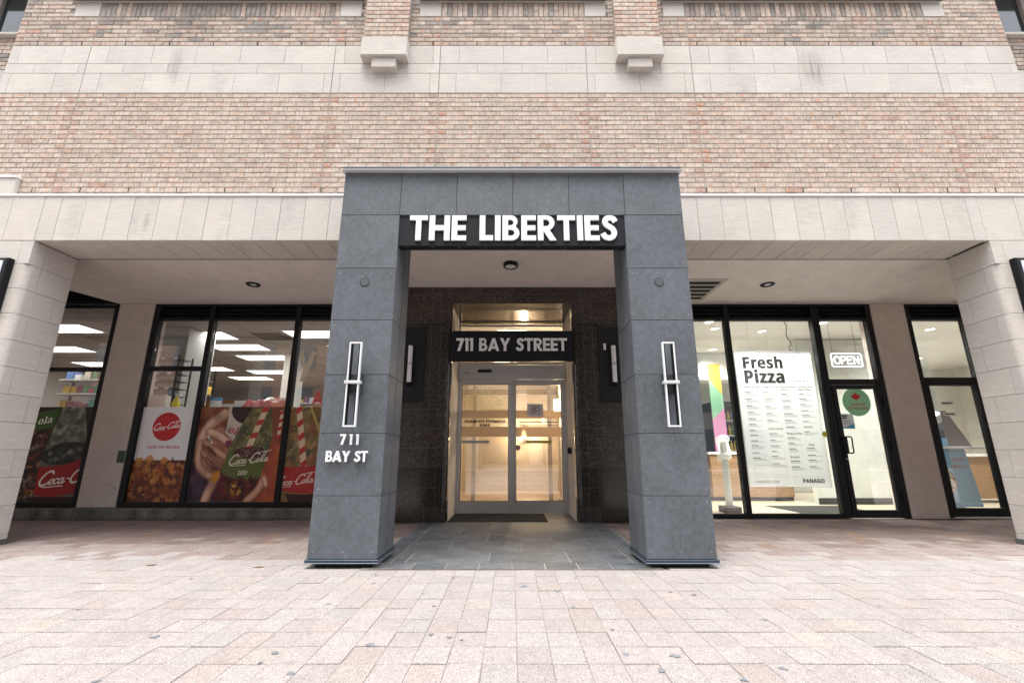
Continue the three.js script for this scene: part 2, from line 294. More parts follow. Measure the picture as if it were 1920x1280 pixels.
{
  const wall = thing('brick_wall', 'buff and pink brick wall between the stone band and the pale fascia', 'wall');
  const bricks = [];
  for (let i = 0; i + 1 < JX.length; i++) bond(bricks, JX[i] + 0.006, JX[i + 1] - 0.006, 4.085, 21, CH, WALL, { first: i % 2 });
  for (const b of bricks) b.hidden = Math.abs(b.x) < 1.85 && b.y < 4.45;
  lay(wall, bricks, 300);
  part(wall, 'mortar', boxAt(JX[0], JX[7], 4.0, 5.54, -WALL - 0.25, -WALL - 0.0065, 0.001), M.mortar);
  for (const x of JX.slice(1, -1)) part(wall, 'expansion_joint', boxAt(x - 0.007, x + 0.007, 4.085, 5.535, -WALL - 0.012, -WALL - 0.0035, 0.001), M.sealant);
  const weep = []; for (let x = -6.5; x < 6.6; x += 0.593) weep.push(boxAt(x - 0.006, x + 0.006, 4.09, 4.148, -WALL - 0.02, -WALL + 0.0015, 0.0005));
  part(wall, 'weep_hole', merge(weep), plain(0.02, 0.018, 0.016, 1)).userData.kind = 'stuff';

  const band = thing('stone_band', 'pale stone band of three block courses across the brick wall', 'stone band');
  const courses = [[5.54, 5.851, 0.10], [5.851, 6.006, 0.38], [6.006, 6.30, 0.13]];
  part(band, 'bed', boxAt(JX[0] + 0.01, JX[7] - 0.01, 5.541, 6.30, -WALL - 0.24, -WALL - 0.006, 0.001), M.stoneJoint);
  for (const [y0, y1, off] of courses) for (let i = 0; i + 1 < JX.length; i++) {
    const a = JX[i] + 0.003, b = JX[i + 1] - 0.003, cuts = [a]; let x = a + off + (i % 2) * 0.12;
    for (; x < b - 0.08; x += 0.592) cuts.push(x);
    cuts.push(b);
    for (let k = 0; k + 1 < cuts.length; k++) { const dz = rr(-0.001, 0.001); part(band, 'stone_block', boxAt(cuts[k] + 0.0016, cuts[k + 1] - 0.0016, y0 + 0.0022, y1 - 0.0022, -WALL - 0.1, -WALL + 0.003 + dz, 0.0022), pick(M.stone)); }
  }
  for (const s of [-1, 1]) {
    const c = s * 1.68, corb = group(band, 'corbel');
    part(corb, 'corbel_block', boxAt(c - 0.303, c + 0.303, 6.012, 6.315, -WALL - 0.02, -WALL + 0.135, 0.012), M.stone[1]);
    part(corb, 'corbel_foot', boxAt(c - 0.158, c + 0.158, 5.858, 6.011, -WALL - 0.02, -WALL + 0.098, 0.008), M.stone[0]);
  }

  const upper = thing('brick_wall', 'sooty buff brick wall under the upper sills, above the stone band', 'wall');
  const ub = [];
  const soot = (x, y) => { const up = (y - 6.35) / 0.5, n = N9((x + 20) * 0.05, y * 0.1); return x < -3.1 && x > -5.7 ? Math.max(0, up * 0.9 * (0.4 + n)) : Math.abs(x - 4.0) < 0.25 ? 0.45 : Math.max(0, up * 0.35 * n); };
  for (let i = 0; i + 1 < JX.length; i++) {
    const open = [1, 3, 5].includes(i), top = open ? 7 : 11;
    bond(ub, JX[i] + 0.006, JX[i + 1] - 0.006, 6.305, top, CH, WALL, { first: i % 2, soot, tone: () => { const t = pick(brickTones), k = rr(0.78, 1); return t.map((v) => +(v * (k > 0.9 ? 0.94 : 0.84)).toFixed(4)); } });
    if (open) {                                          // soldier course under the sill
      const n = Math.round((JX[i + 1] - JX[i]) / CH), w = (JX[i + 1] - JX[i]) / n;
      for (let k = 0; k < n; k++) { const x = JX[i] + (k + 0.5) * w; ub.push({ x, y: 6.915, w: w - 0.010, h: 0.236, z: -WALL - 0.031 + rr(-0.001, 0.001), tilt: 0, t: R() < (x < -3.2 ? 0.9 : x > 2.4 ? 0.5 : 0.32) ? pick(sooty) : pick(brickTones) }); }
    }
  }
  const keep = ub.filter((b) => !(Math.abs(Math.abs(b.x) - 1.68) < 0.22 && Math.abs(b.x) < 1.98) && !(b.y > 6.79 && [[-6.02, -5.68], [-2.36, -2.07], [-1.264, -0.97], [1.0, 1.29], [2.08, 2.37], [5.64, 5.95]].some(([a, c]) => b.x > a && b.x < c)));
  lay(upper, keep, 230);
  part(upper, 'mortar', boxAt(JX[0], JX[7], 6.30, 7.9, -WALL - 0.25, -WALL - 0.0065, 0.001), std({ color: lin(0.40, 0.37, 0.34), map: concreteMap, roughness: 0.97 }));
  for (const x of JX.slice(1, -1)) part(upper, 'expansion_joint', boxAt(x - 0.007, x + 0.007, 6.305, 7.04, -WALL - 0.012, -WALL - 0.0035, 0.001), M.sealant);
  for (const [a, b] of [[-6.02, -5.68], [-2.36, -2.07], [-1.264, -0.975], [1.0, 1.29], [2.08, 2.37], [5.66, 5.95]]) part(upper, 'cushion_stone', boxAt(a, b, 6.795, 7.04, -WALL - 0.05, -WALL + 0.005, 0.004), M.stone[3]);
  const uw = []; for (let x = -6.4; x < 6.6; x += 0.593) uw.push(boxAt(x - 0.006, x + 0.006, 6.31, 6.368, -WALL - 0.02, -WALL + 0.0015, 0.0005));
  part(upper, 'weep_hole', merge(uw), plain(0.02, 0.018, 0.016, 1)).userData.kind = 'stuff';
  for (const s of [-1, 1]) {                            // pilasters on the corbels
    const p = group(upper, 'pilaster'), pb = [], c = s * 1.68;
    bond(pb, c - 0.298, c + 0.298, 6.318, 22, CH, WALL - 0.085, { first: 1 });
    for (const b of pb) { const m = part(p, 'brick', brickGeo(b.w, b.h, b.t), M.brick, b.x, b.y, b.z); }
    part(p, 'mortar', boxAt(c - 0.296, c + 0.296, 6.318, 7.85, -WALL - 0.02, -WALL + 0.074, 0.001), M.mortar);
  }
  for (const [a, b, what] of [[-6.04, -2.03, 'sooty left'], [-1.27, 1.29, 'middle'], [2.06, 5.93, 'right']]) {
    const w = thing('upper_window', a < -3 ? 'wide upper window whose sill is over the darkest sooty soldier bricks' : a < 0 ? 'upper window sill between the two brick pilasters' : 'wide upper window over the bricks with the single dark run-off streak', 'window');
    part(w, 'sill', boxAt(a, b, 7.042, 7.095, -WALL - 0.12, -WALL + 0.07, 0.008), M.stone[1]);
    part(w, 'drip_edge', boxAt(a, b, 7.03, 7.041, -WALL + 0.03, -WALL + 0.06, 0.001), M.concrete);
    const f = part(w, 'frame', merge([boxAt(a + 0.35, b - 0.35, 7.096, 7.16, -WALL - 0.009, -WALL + 0.03, 0.004), ...Array.from({ length: Math.round((b - a) / 0.8) + 1 }, (_, k, n = Math.round((b - a) / 0.8)) => { const x = a + 0.38 + k / n * (b - a - 0.76); return boxAt(x - 0.03, x + 0.03, 7.161, 8.4, -WALL - 0.009, -WALL + 0.03, 0.003); })]), plain(0.5, 0.5, 0.48, 0.5));
    part(w, 'pane', boxAt(a + 0.38, b - 0.38, 7.162, 8.4, -WALL - 0.009, -WALL + 0.01, 0.001), std({ color: lin(0.05, 0.07, 0.09), roughness: 0.05 }));
  }
  // set-back wall beyond the ends of the brick front
  for (const s of [-1, 1]) {
    const rw = thing('brick_wall', s < 0 ? 'set-back sooty brick wall at the left end, beside the parapet block' : 'set-back sooty brick wall at the end without a parapet block', 'wall');
    const x0 = s < 0 ? -9.5 : 6.72, x1 = s < 0 ? -6.74 : 9.5, F = 5.36, rb = [];
    bond(rb, x0, x1, 4.05, 22, CH, F, {}); bond(rb, x0, x1, 6.305, 8, CH, F, { soot: () => 0.4 });
    const g = rb.map((b) => { const q = brickGeo(b.w, b.h, b.t).clone(); q.translate(b.x, b.y, b.z); return q; }); part(rw, 'brick_field', merge(g), M.brick).userData.kind = 'stuff';
    part(rw, 'mortar', boxAt(x0, x1, 3.6, 6.86, -F - 0.3, -F - 0.011, 0.001), M.mortar);
    for (let x = s < 0 ? x1 - 0.6 : x0; s < 0 ? x > x0 : x < x1; x += s * 0.6) part(rw, 'stone_block', boxAt(x, x + 0.594, 5.58, 6.29, -F - 0.05, -F + 0.004, 0.003), pick(M.stone));
    part(rw, 'sill', boxAt(x0, x1, 6.865, 6.91, -F - 0.1, -F + 0.06, 0.006), M.stone[2]);
    part(rw, 'window_frame', boxAt(x0 + 0.02, x1 - 0.02, 6.911, 6.96, -F - 0.1, -F - 0.02, 0.004), M.stoneJoint);
    for (let k = 0; k < 4; k++) part(rw, 'window_mullion', boxAt(x0 + 0.06 + k * 0.86, x0 + 0.12 + k * 0.86, 6.961, 8.5, -F - 0.1, -F - 0.02, 0.004), M.stoneJoint);
    part(rw, 'window_pane', boxAt(x0, x1, 6.962, 8.5, -F - 0.12, -F - 0.07, 0.001), std({ color: lin(0.03, 0.04, 0.045), roughness: 0.06 }));
    part(rw, 'return_face', boxAt(s < 0 ? -6.735 : 6.715, s < 0 ? -6.715 : 6.735, 4.0, 8.0, -F, -WALL - 0.03, 0.001), M.mortar);
  }
  // the mass of the building above, which nobody sees but the sky light does
  const mass = structure('building_mass'); part(mass, 'upper_storeys', boxAt(-14, 14, 7.95, 30, -20, -WALL - 0.02, 0.01), plain(0.42, 0.33, 0.27, 0.95));
  for (const s of [-1, 1]) { part(mass, 'side_storeys', boxAt(s < 0 ? -14 : 9.5, s < 0 ? -9.5 : 14, 0, 7.94, -7.4, -WALL - 0.03, 0.01), plain(0.42, 0.34, 0.28, 0.95)); part(mass, 'side_wall', boxAt(s < 0 ? -14 : 13.3, s < 0 ? -13.3 : 14, 0, 7.94, -20, -7.41, 0.01), plain(0.42, 0.34, 0.28, 0.95)); }
  part(mass, 'floor_slab', boxAt(-9.45, 9.45, 4.1, 7.9, -20, -5.75, 0.01), plain(0.3, 0.3, 0.3, 0.95));
}

// ------------------------------------------------------------------ fascia, soffit, piers
const FAS = 4.925, FB = 3.42, FT = 4.0, BACK = 5.47, SOF = 3.52;
{
  const fas = thing('stone_fascia', 'pale stone fascia of narrow upright slabs topped by white flashing', 'fascia');
  const spans = [[-9.4, -1.80], [1.80, 9.4]];
  for (const [a, b] of spans) {
    const cuts = new Set([a, b]); for (let k = -40; k < 40; k++) { const x = k * 0.2955 + 0.165; if (x > a + 0.08 && x < b - 0.08 && Math.abs(Math.abs(x) - 5.66) > 0.15) cuts.add(x); }
    for (const x of [-5.66, 5.63]) if (x > a && x < b) cuts.add(x);
    const xs = [...cuts].sort((p, q) => p - q);
    for (let i = 0; i + 1 < xs.length; i++) {
      part(fas, 'fascia_slab', boxAt(xs[i] + 0.0015, xs[i + 1] - 0.0015, FB, FT, -FAS - 0.05, -FAS + rr(-0.001, 0.001), 0.003), pick(M.stone));
      if (xs[i + 1] > -5.66 && xs[i] < 5.63) { const g = plate(xs[i + 1] - xs[i] - 0.005, BACK - FAS - 0.06, 0.03, 0.003); g.rotateX(Math.PI / 2); part(fas, 'soffit_slab', g, M.stone[1], (xs[i] + xs[i + 1]) / 2, FB + 0.02, -(FAS + 0.053 + BACK) / 2); }
    }
    part(fas, 'backing', boxAt(a, b, FB + 0.04, FT - 0.002, -BACK, -FAS - 0.052, 0.001), M.stoneJoint);
    part(fas, 'flashing', boxAt(a, b, FT + 0.001, FT + 0.030, -WALL - 0.01, -FAS + 0.014, 0.004), M.whiteMetal);
    part(fas, 'soffit_trim', boxAt(a, b, FB + 0.012, FB + 0.03, -BACK - 0.035, -BACK - 0.001, 0.001), plain(0.10, 0.085, 0.075, 0.9));
  }
  const pb = thing('parapet_block', 'pale stone parapet block with a metal cap standing on the fascia', 'stone block');
  part(pb, 'block', boxAt(-7.2, -6.075, 4.037, 4.255, -WALL + 0.001, -FAS + 0.005, 0.004), M.stone[2]);
  part(pb, 'cap', boxAt(-7.2, -6.06, 4.256, 4.28, -WALL + 0.0015, -FAS + 0.02, 0.003), M.whiteMetal);

  for (const s of [-1, 1]) {
    const pier = thing('stone_pier', s < 0 ? 'pale stone block pier beside the soft drink poster window' : 'pale stone block pier beside the pizza shop', 'pier', 'stone piers at the ends of the colonnade');
    const xi = 5.65, xo = 7.3, r = 0.07, tops = [3.418]; for (let y = 3.124; y > 0.05; y -= 0.301) tops.push(y); tops.push(0);
    for (let i = 0; i + 1 < tops.length; i++) {
      const y1 = tops[i] - 0.0022, y0 = tops[i + 1] + 0.0022, st = i % 2, cx = xi + (i === 0 ? 0.14 : 0.66);
      const block = (shape) => { const g = new THREE.ExtrudeGeometry(shape, { depth: y1 - y0 - 0.004, bevelEnabled: true, bevelThickness: 0.002, bevelSize: 0.002, bevelSegments: 1, curveSegments: 8 }); g.rotateX(-Math.PI / 2); if (s > 0) { } else { g.scale(-1, 1, 1); const ix = g.attributes.position; for (let k = 0; k < ix.count; k += 3) for (const at of ['position', 'normal', 'uv']) { const A = g.attributes[at], n = A.itemSize; for (let c = 0; c < n; c++) { const t = A.array[(k + 1) * n + c]; A.array[(k + 1) * n + c] = A.array[(k + 2) * n + c]; A.array[(k + 2) * n + c] = t; } } } g.translate(0, y0 + 0.002, 0); return g; };
      const corner = new THREE.Shape(), f = FAS, side = i === 0 ? 0.16 : st ? 0.16 : 0.40;    // plan: x across, y = distance
      const e = 0.004;
      corner.moveTo(xi + e + r, f + e); corner.lineTo(cx - e, f + e); corner.lineTo(cx - e, f + 0.10); corner.lineTo(xi + 0.12, f + 0.10); corner.lineTo(xi + 0.12, f + side - e); corner.lineTo(xi + e, f + side - e); corner.lineTo(xi + e, f + e + r);
      if (i > 0) corner.absarc(xi + e + r, f + e + r, r, Math.PI, Math.PI * 1.5, false); else corner.lineTo(xi + e, f + e);
      part(pier, 'stone_block', block(corner), pick(M.stone));
      const sb = new THREE.Shape([[xi + e, f + side + e], [xi + 0.12, f + side + e], [xi + 0.12, BACK - e], [xi + e, BACK - e]].map((p) => new THREE.Vector2(...p)));
      if (BACK - f - side > 0.03) part(pier, 'stone_block', block(sb), pick(M.stone));
      const fb = new THREE.Shape([[cx + e, f + e], [xo, f + e], [xo, f + 0.10], [cx + e, f + 0.10]].map((p) => new THREE.Vector2(...p)));
      part(pier, 'stone_block', block(fb), pick(M.stone));
    }
    part(pier, 'core', boxAt(s < 0 ? -xo : xi + 0.014, s < 0 ? -xi - 0.014 : xo, 0.0, 3.416, -BACK + 0.01, -FAS - 0.014, 0.03), M.stoneJoint);
    part(pier, 'base', boxAt(s < 0 ? -xo : xi - 0.012, s < 0 ? -xi + 0.012 : xo, 0, 0.055, -BACK - 0.012, -FAS + 0.012, 0.005), plain(0.10, 0.11, 0.10, 0.9));
    const sg = thing('wall_lamp', s < 0 ? 'dark box lamp on the pier beside the soft drink poster window' : 'dark box lamp with pale lens on the pier beside the pizza shop', 'wall lamp', 'box lamps on the piers');
    const a = s < 0 ? -6.16 : 5.81, b = s < 0 ? -5.81 : 6.16;
    part(sg, 'housing', boxAt(a, b, 2.42, 3.17, -FAS + 0.001, -FAS + 0.075, 0.012), M.blackMetal);
    part(sg, 'lens', boxAt(a + 0.045, b - 0.045, 2.46, 3.13, -FAS + 0.076, -FAS + 0.082, 0.003), plain(0.62, 0.66, 0.72, 0.3));
  }
  // colonnade ceiling; over the narrow poster window it is cut off askew
  const ceil = structure('colonnade_ceiling', 'beige plaster ceiling of the colonnade');
  const notch = [[-6.833, WIN + 0.05], [-7.12, 6.80], [-7.20, 6.6], [-9.4, 6.6], [-9.4, BACK], [-1.78, BACK], [-1.78, WIN + 0.05]];
  const ls = new THREE.ExtrudeGeometry(new THREE.Shape(notch.map((p) => new THREE.Vector2(p[0], -p[1]))), { depth: 0.05, bevelEnabled: false });
  ls.rotateX(Math.PI / 2); ls.rotateX(0); const fix = ls; fix.scale(1, 1, 1); fix.translate(0, SOF + 0.05, 0);
  { const p = fix.attributes.position; for (let i = 0; i < p.count; i++) p.setZ(i, p.getZ(i)); }
  // ExtrudeGeometry turned by +90 degrees about x maps shape y to z and depth to -y
  part(ceil, 'left_ceiling', fix, M.plaster);
  part(ceil, 'right_ceiling', boxAt(1.78, 9.4, SOF, SOF + 0.05, -WIN - 0.05, -BACK, 0.001), M.plaster);
  part(ceil, 'raised_ceiling', boxAt(-9.4, -6.7, 3.84, 3.88, -WIN - 0.05, -6.4, 0.001), M.blackFrame);
  part(ceil, 'ceiling_bead', boxAt(1.85, 6.3, SOF - 0.006, SOF - 0.0005, -BACK - 0.07, -BACK - 0.055, 0.001), plain(0.6, 0.56, 0.53, 0.8));
  part(ceil, 'porch_ceiling', boxAt(-2.3, 2.3, 3.655, 3.70, -8.4, -5.08, 0.001), M.plaster);
  for (const s of [-1, 1]) part(ceil, 'porch_ceiling_edge', boxAt(s < 0 ? -1.80 : 1.78, s < 0 ? -1.78 : 1.80, SOF, 3.654, -7.08, -5.48, 0.001), M.plaster);

  const down = (x, d, label) => {
    const t = thing('downlight', label, 'downlight', 'downlights in the colonnade ceiling');
    const ring = new THREE.TorusGeometry(0.085, 0.02, 8, 32); ring.rotateX(Math.PI / 2); ring.scale(1, 0.7, 1); part(t, 'trim_ring', ring, M.blackMetal, x, SOF - 0.006, -d);
    part(t, 'reflector', cyl(0.082, 0.004, 28), plain(0.03, 0.03, 0.03, 0.4), x, SOF - 0.004, -d);
    part(t, 'lamp_lens', cyl(0.042, 0.006, 20), plain(0.6, 0.6, 0.58, 0.3), x, SOF - 0.009, -d);
  };
  down(-4.0, 6.6, 'round black downlight in the ceiling outside the soft drink poster windows'); down(3.95, 6.6, 'round black downlight in the ceiling beside the air vent');
  const pl = thing('ceiling_lamp', 'black ringed round lamp on the porch ceiling behind the portal', 'ceiling lamp');
  const rim = new THREE.LatheGeometry([[0.105, 0], [0.105, -0.055], [0.098, -0.06], [0.085, -0.06], [0.08, -0.052], [0.08, 0]].map((p) => new THREE.Vector2(...p)), 40);
  part(pl, 'rim', rim, M.blackMetal, -0.02, 3.654, -6.12); part(pl, 'diffuser', cyl(0.079, 0.05, 32), plain(0.62, 0.64, 0.56, 0.4), -0.02, 3.628, -6.12);
  const vent = thing('air_vent', 'slatted metal air vent in the ceiling outside the pizza shop', 'vent');
  const vx0 = 2.1, vx1 = 3.24, vz0 = -7.33, vz1 = -6.37, vy = SOF - 0.012;
  part(vent, 'frame', merge([boxAt(vx0, vx1, vy, SOF - 0.001, vz0, vz0 + 0.05), boxAt(vx0, vx1, vy, SOF - 0.001, vz1 - 0.05, vz1), boxAt(vx1 - 0.06, vx1, vy, SOF - 0.001, vz0 + 0.0505, vz1 - 0.0505), boxAt(vx0, vx0 + 0.06, vy, SOF - 0.001, vz0 + 0.0505, vz1 - 0.0505)]), plain(0.45, 0.42, 0.38, 0.6));
  part(vent, 'backing', boxAt(vx0 + 0.05, vx1 - 0.05, SOF - 0.004, SOF - 0.0006, vz0 + 0.04, vz1 - 0.04, 0.0005), plain(0.012, 0.012, 0.012, 0.9));
  for (let k = 0; k < 5; k++) { const zz = vz0 + 0.05 + (k + 0.5) * 0.172 + 0.06; part(vent, 'slat', boxAt(vx0 + 0.062, vx1 - 0.062, vy + 0.001, vy + 0.007, zz - 0.022, zz + 0.022, 0.001), plain(0.42, 0.39, 0.36, 0.6)); }
}

// ------------------------------------------------------------------ run-off stains on stone and brick
{
  const q = mulberry(12), run = canvas(128, 512, (c, W, H) => {
    c.clearRect(0, 0, W, H); for (let i = 0; i < 170; i++) { const x = W / 2 + (q() + q() + q() - 1.5) * 44, y0 = q() * H * 0.55, l = H * (0.15 + 0.3 * q()); c.strokeStyle = ['#4d463a', '#5a5346', '#45432f'][i % 3]; c.globalAlpha = 0.012 + 0.035 * q(); c.lineWidth = 1 + q() * 5; c.beginPath(); c.moveTo(x, y0); c.bezierCurveTo(x + q() * 5, y0 + l * 0.3, x - q() * 5, y0 + l * 0.7, x + q() * 4 - 2, y0 + l); c.stroke(); }
    for (let i = 0; i < 500; i++) { c.globalAlpha = 0.07 * q(); c.fillStyle = '#3f3a30'; c.fillRect(W / 2 + (q() + q() - 1) * 50, q() * H * 0.9, 1 + 2 * q(), 1 + 3 * q()); }
  });
  const stain = std({ map: run, transparent: true, roughness: 0.95 });
  const put = (x, y0, y1, w, z, lab) => { const t = thing('run_off_stain', lab, 'stain'); const g = new THREE.PlaneGeometry(w, y1 - y0); part(t, 'mark', g, stain, x, (y0 + y1) / 2, z); };
  put(-4.37, 3.44, 3.80, 0.13, -FAS + 0.0045, 'short greenish run-off stain on the pale fascia'); put(-4.46, 5.5, 6.3, 0.32, -WALL + 0.0075, 'grey run-off streak down the stone band above the fascia stain'); put(4.02, 5.42, 6.3, 0.62, -WALL + 0.0075, 'broad grey run-off streak down the stone band and brick'); put(4.1, 6.32, 7.02, 0.34, -WALL + 0.0055, 'dark run-off streak down the bricks under the wide sill'); put(-4.3, 6.32, 7.02, 1.3, -WALL + 0.0055, 'broad sooty stain over the soldier bricks');
}

// ------------------------------------------------------------------ letters
const GL = {};
{
  const poly = (...p) => new THREE.Shape(p.map((q) => new THREE.Vector2(...q)));
  const arcs = (sh, cx, cy, r, a, b, n = 14) => { for (let i = 0; i <= n; i++) { const t = (a + (b - a) * i / n) * Math.PI / 180; sh.push([cx + r * Math.cos(t), cy + r * Math.sin(t)]); } return sh; };
  GL.T = [0.66, poly([0.23, 0], [0.43, 0], [0.43, 0.81], [0.66, 0.81], [0.66, 1], [0, 1], [0, 0.81], [0.23, 0.81])];
  GL.H = [0.76, poly([0, 0], [0.21, 0], [0.21, 0.40], [0.55, 0.40], [0.55, 0], [0.76, 0], [0.76, 1], [0.55, 1], [0.55, 0.60], [0.21, 0.60], [0.21, 1], [0, 1])];
  GL.E = [0.54, poly([0, 0], [0.54, 0], [0.54, 0.19], [0.21, 0.19], [0.21, 0.405], [0.52, 0.405], [0.52, 0.595], [0.21, 0.595], [0.21, 0.81], [0.54, 0.81], [0.54, 1], [0, 1])];
  GL.L = [0.50, poly([0, 0], [0.50, 0], [0.50, 0.20], [0.21, 0.20], [0.21, 1], [0, 1])];
  GL.I = [0.21, poly([0, 0], [0.21, 0], [0.21, 1], [0, 1])];
  const hole = (sh, pts) => { sh.holes.push(new THREE.Path(pts.map((q) => new THREE.Vector2(...q)))); return sh; };
  const B = [[0, 0]]; arcs(B, 0.34, 0.285, 0.285, -90, 55); arcs(B, 0.31, 0.755, 0.245, -42, 90); B.push([0, 1]);
  GL.B = [0.63, hole(hole(poly(...B), arcs([[0.21, 0.18]], 0.32, 0.30, 0.12, -90, 90).concat([[0.21, 0.42]])), arcs([[0.21, 0.59]], 0.29, 0.71, 0.115, -90, 90).concat([[0.21, 0.825]]))];
  const Rr = [[0, 0], [0.21, 0], [0.21, 0.38], [0.43, 0], [0.68, 0], [0.44, 0.405]]; arcs(Rr, 0.32, 0.70, 0.30, -62, 90); Rr.push([0, 1]);
  GL.R = [0.66, hole(poly(...Rr), arcs([[0.21, 0.56]], 0.30, 0.695, 0.135, -90, 90).concat([[0.21, 0.83]]))];
  const mid = new THREE.CatmullRomCurve3([[0.535, 0.745], [0.47, 0.86], [0.34, 0.905], [0.20, 0.86], [0.155, 0.735], [0.21, 0.62], [0.32, 0.54], [0.43, 0.45], [0.475, 0.29], [0.41, 0.145], [0.27, 0.095], [0.13, 0.15], [0.06, 0.28]].map((p) => new THREE.Vector3(...p, 0)));
  const lft = [], rgt = []; for (let i = 0; i <= 48; i++) { const p = mid.getPoint(i / 48), t = mid.getTangent(i / 48), w = 0.101; lft.push([p.x - t.y * w, p.y + t.x * w]); rgt.push([p.x + t.y * w, p.y - t.x * w]); }
  GL.S = [0.58, poly(...lft, ...rgt.reverse())];
  GL.A = [0.86, hole(poly([0, 0], [0.22, 0], [0.285, 0.17], [0.575, 0.17], [0.64, 0], [0.86, 0], [0.535, 1], [0.325, 1]), [[0.345, 0.34], [0.515, 0.34], [0.43, 0.68]])];
  GL.Y = [0.78, poly([0.285, 0], [0.495, 0], [0.495, 0.42], [0.78, 1], [0.545, 1], [0.39, 0.64], [0.235, 1], [0, 1], [0.285, 0.42])];
  GL[7] = [0.58, poly([0.10, 0], [0.32, 0], [0.58, 0.88], [0.58, 1], [0.01, 1], [0.01, 0.81], [0.33, 0.81])];
  GL[1] = [0.31, poly([0.10, 0], [0.31, 0], [0.31, 1], [0.06, 1], [0, 0.82], [0.10, 0.82])];
}
function lettering(owner, text, x0, x1, y, cap, z, depth, mat, bevel = 0.003) {
  let w = 0; const adv = [...text].map((c) => c === ' ' ? 0.36 : GL[c][0]); adv.forEach((a) => { w += a; });
  const gaps = text.length - 1, gap = ((x1 - x0) / cap - w) / gaps; let x = x0;
  [...text].forEach((c, i) => {
    if (c !== ' ') {
      const g = new THREE.ExtrudeGeometry(GL[c][1], { depth: depth / cap, bevelEnabled: true, bevelThickness: bevel / cap, bevelSize: bevel / cap, bevelOffset: -bevel / cap, bevelSegments: 2, curveSegments: 10 }); g.scale(cap, cap, cap);
      part(owner, 'letter', g, mat, x, y, z);
    }
    x += (adv[i] + gap) * cap;
  });
}

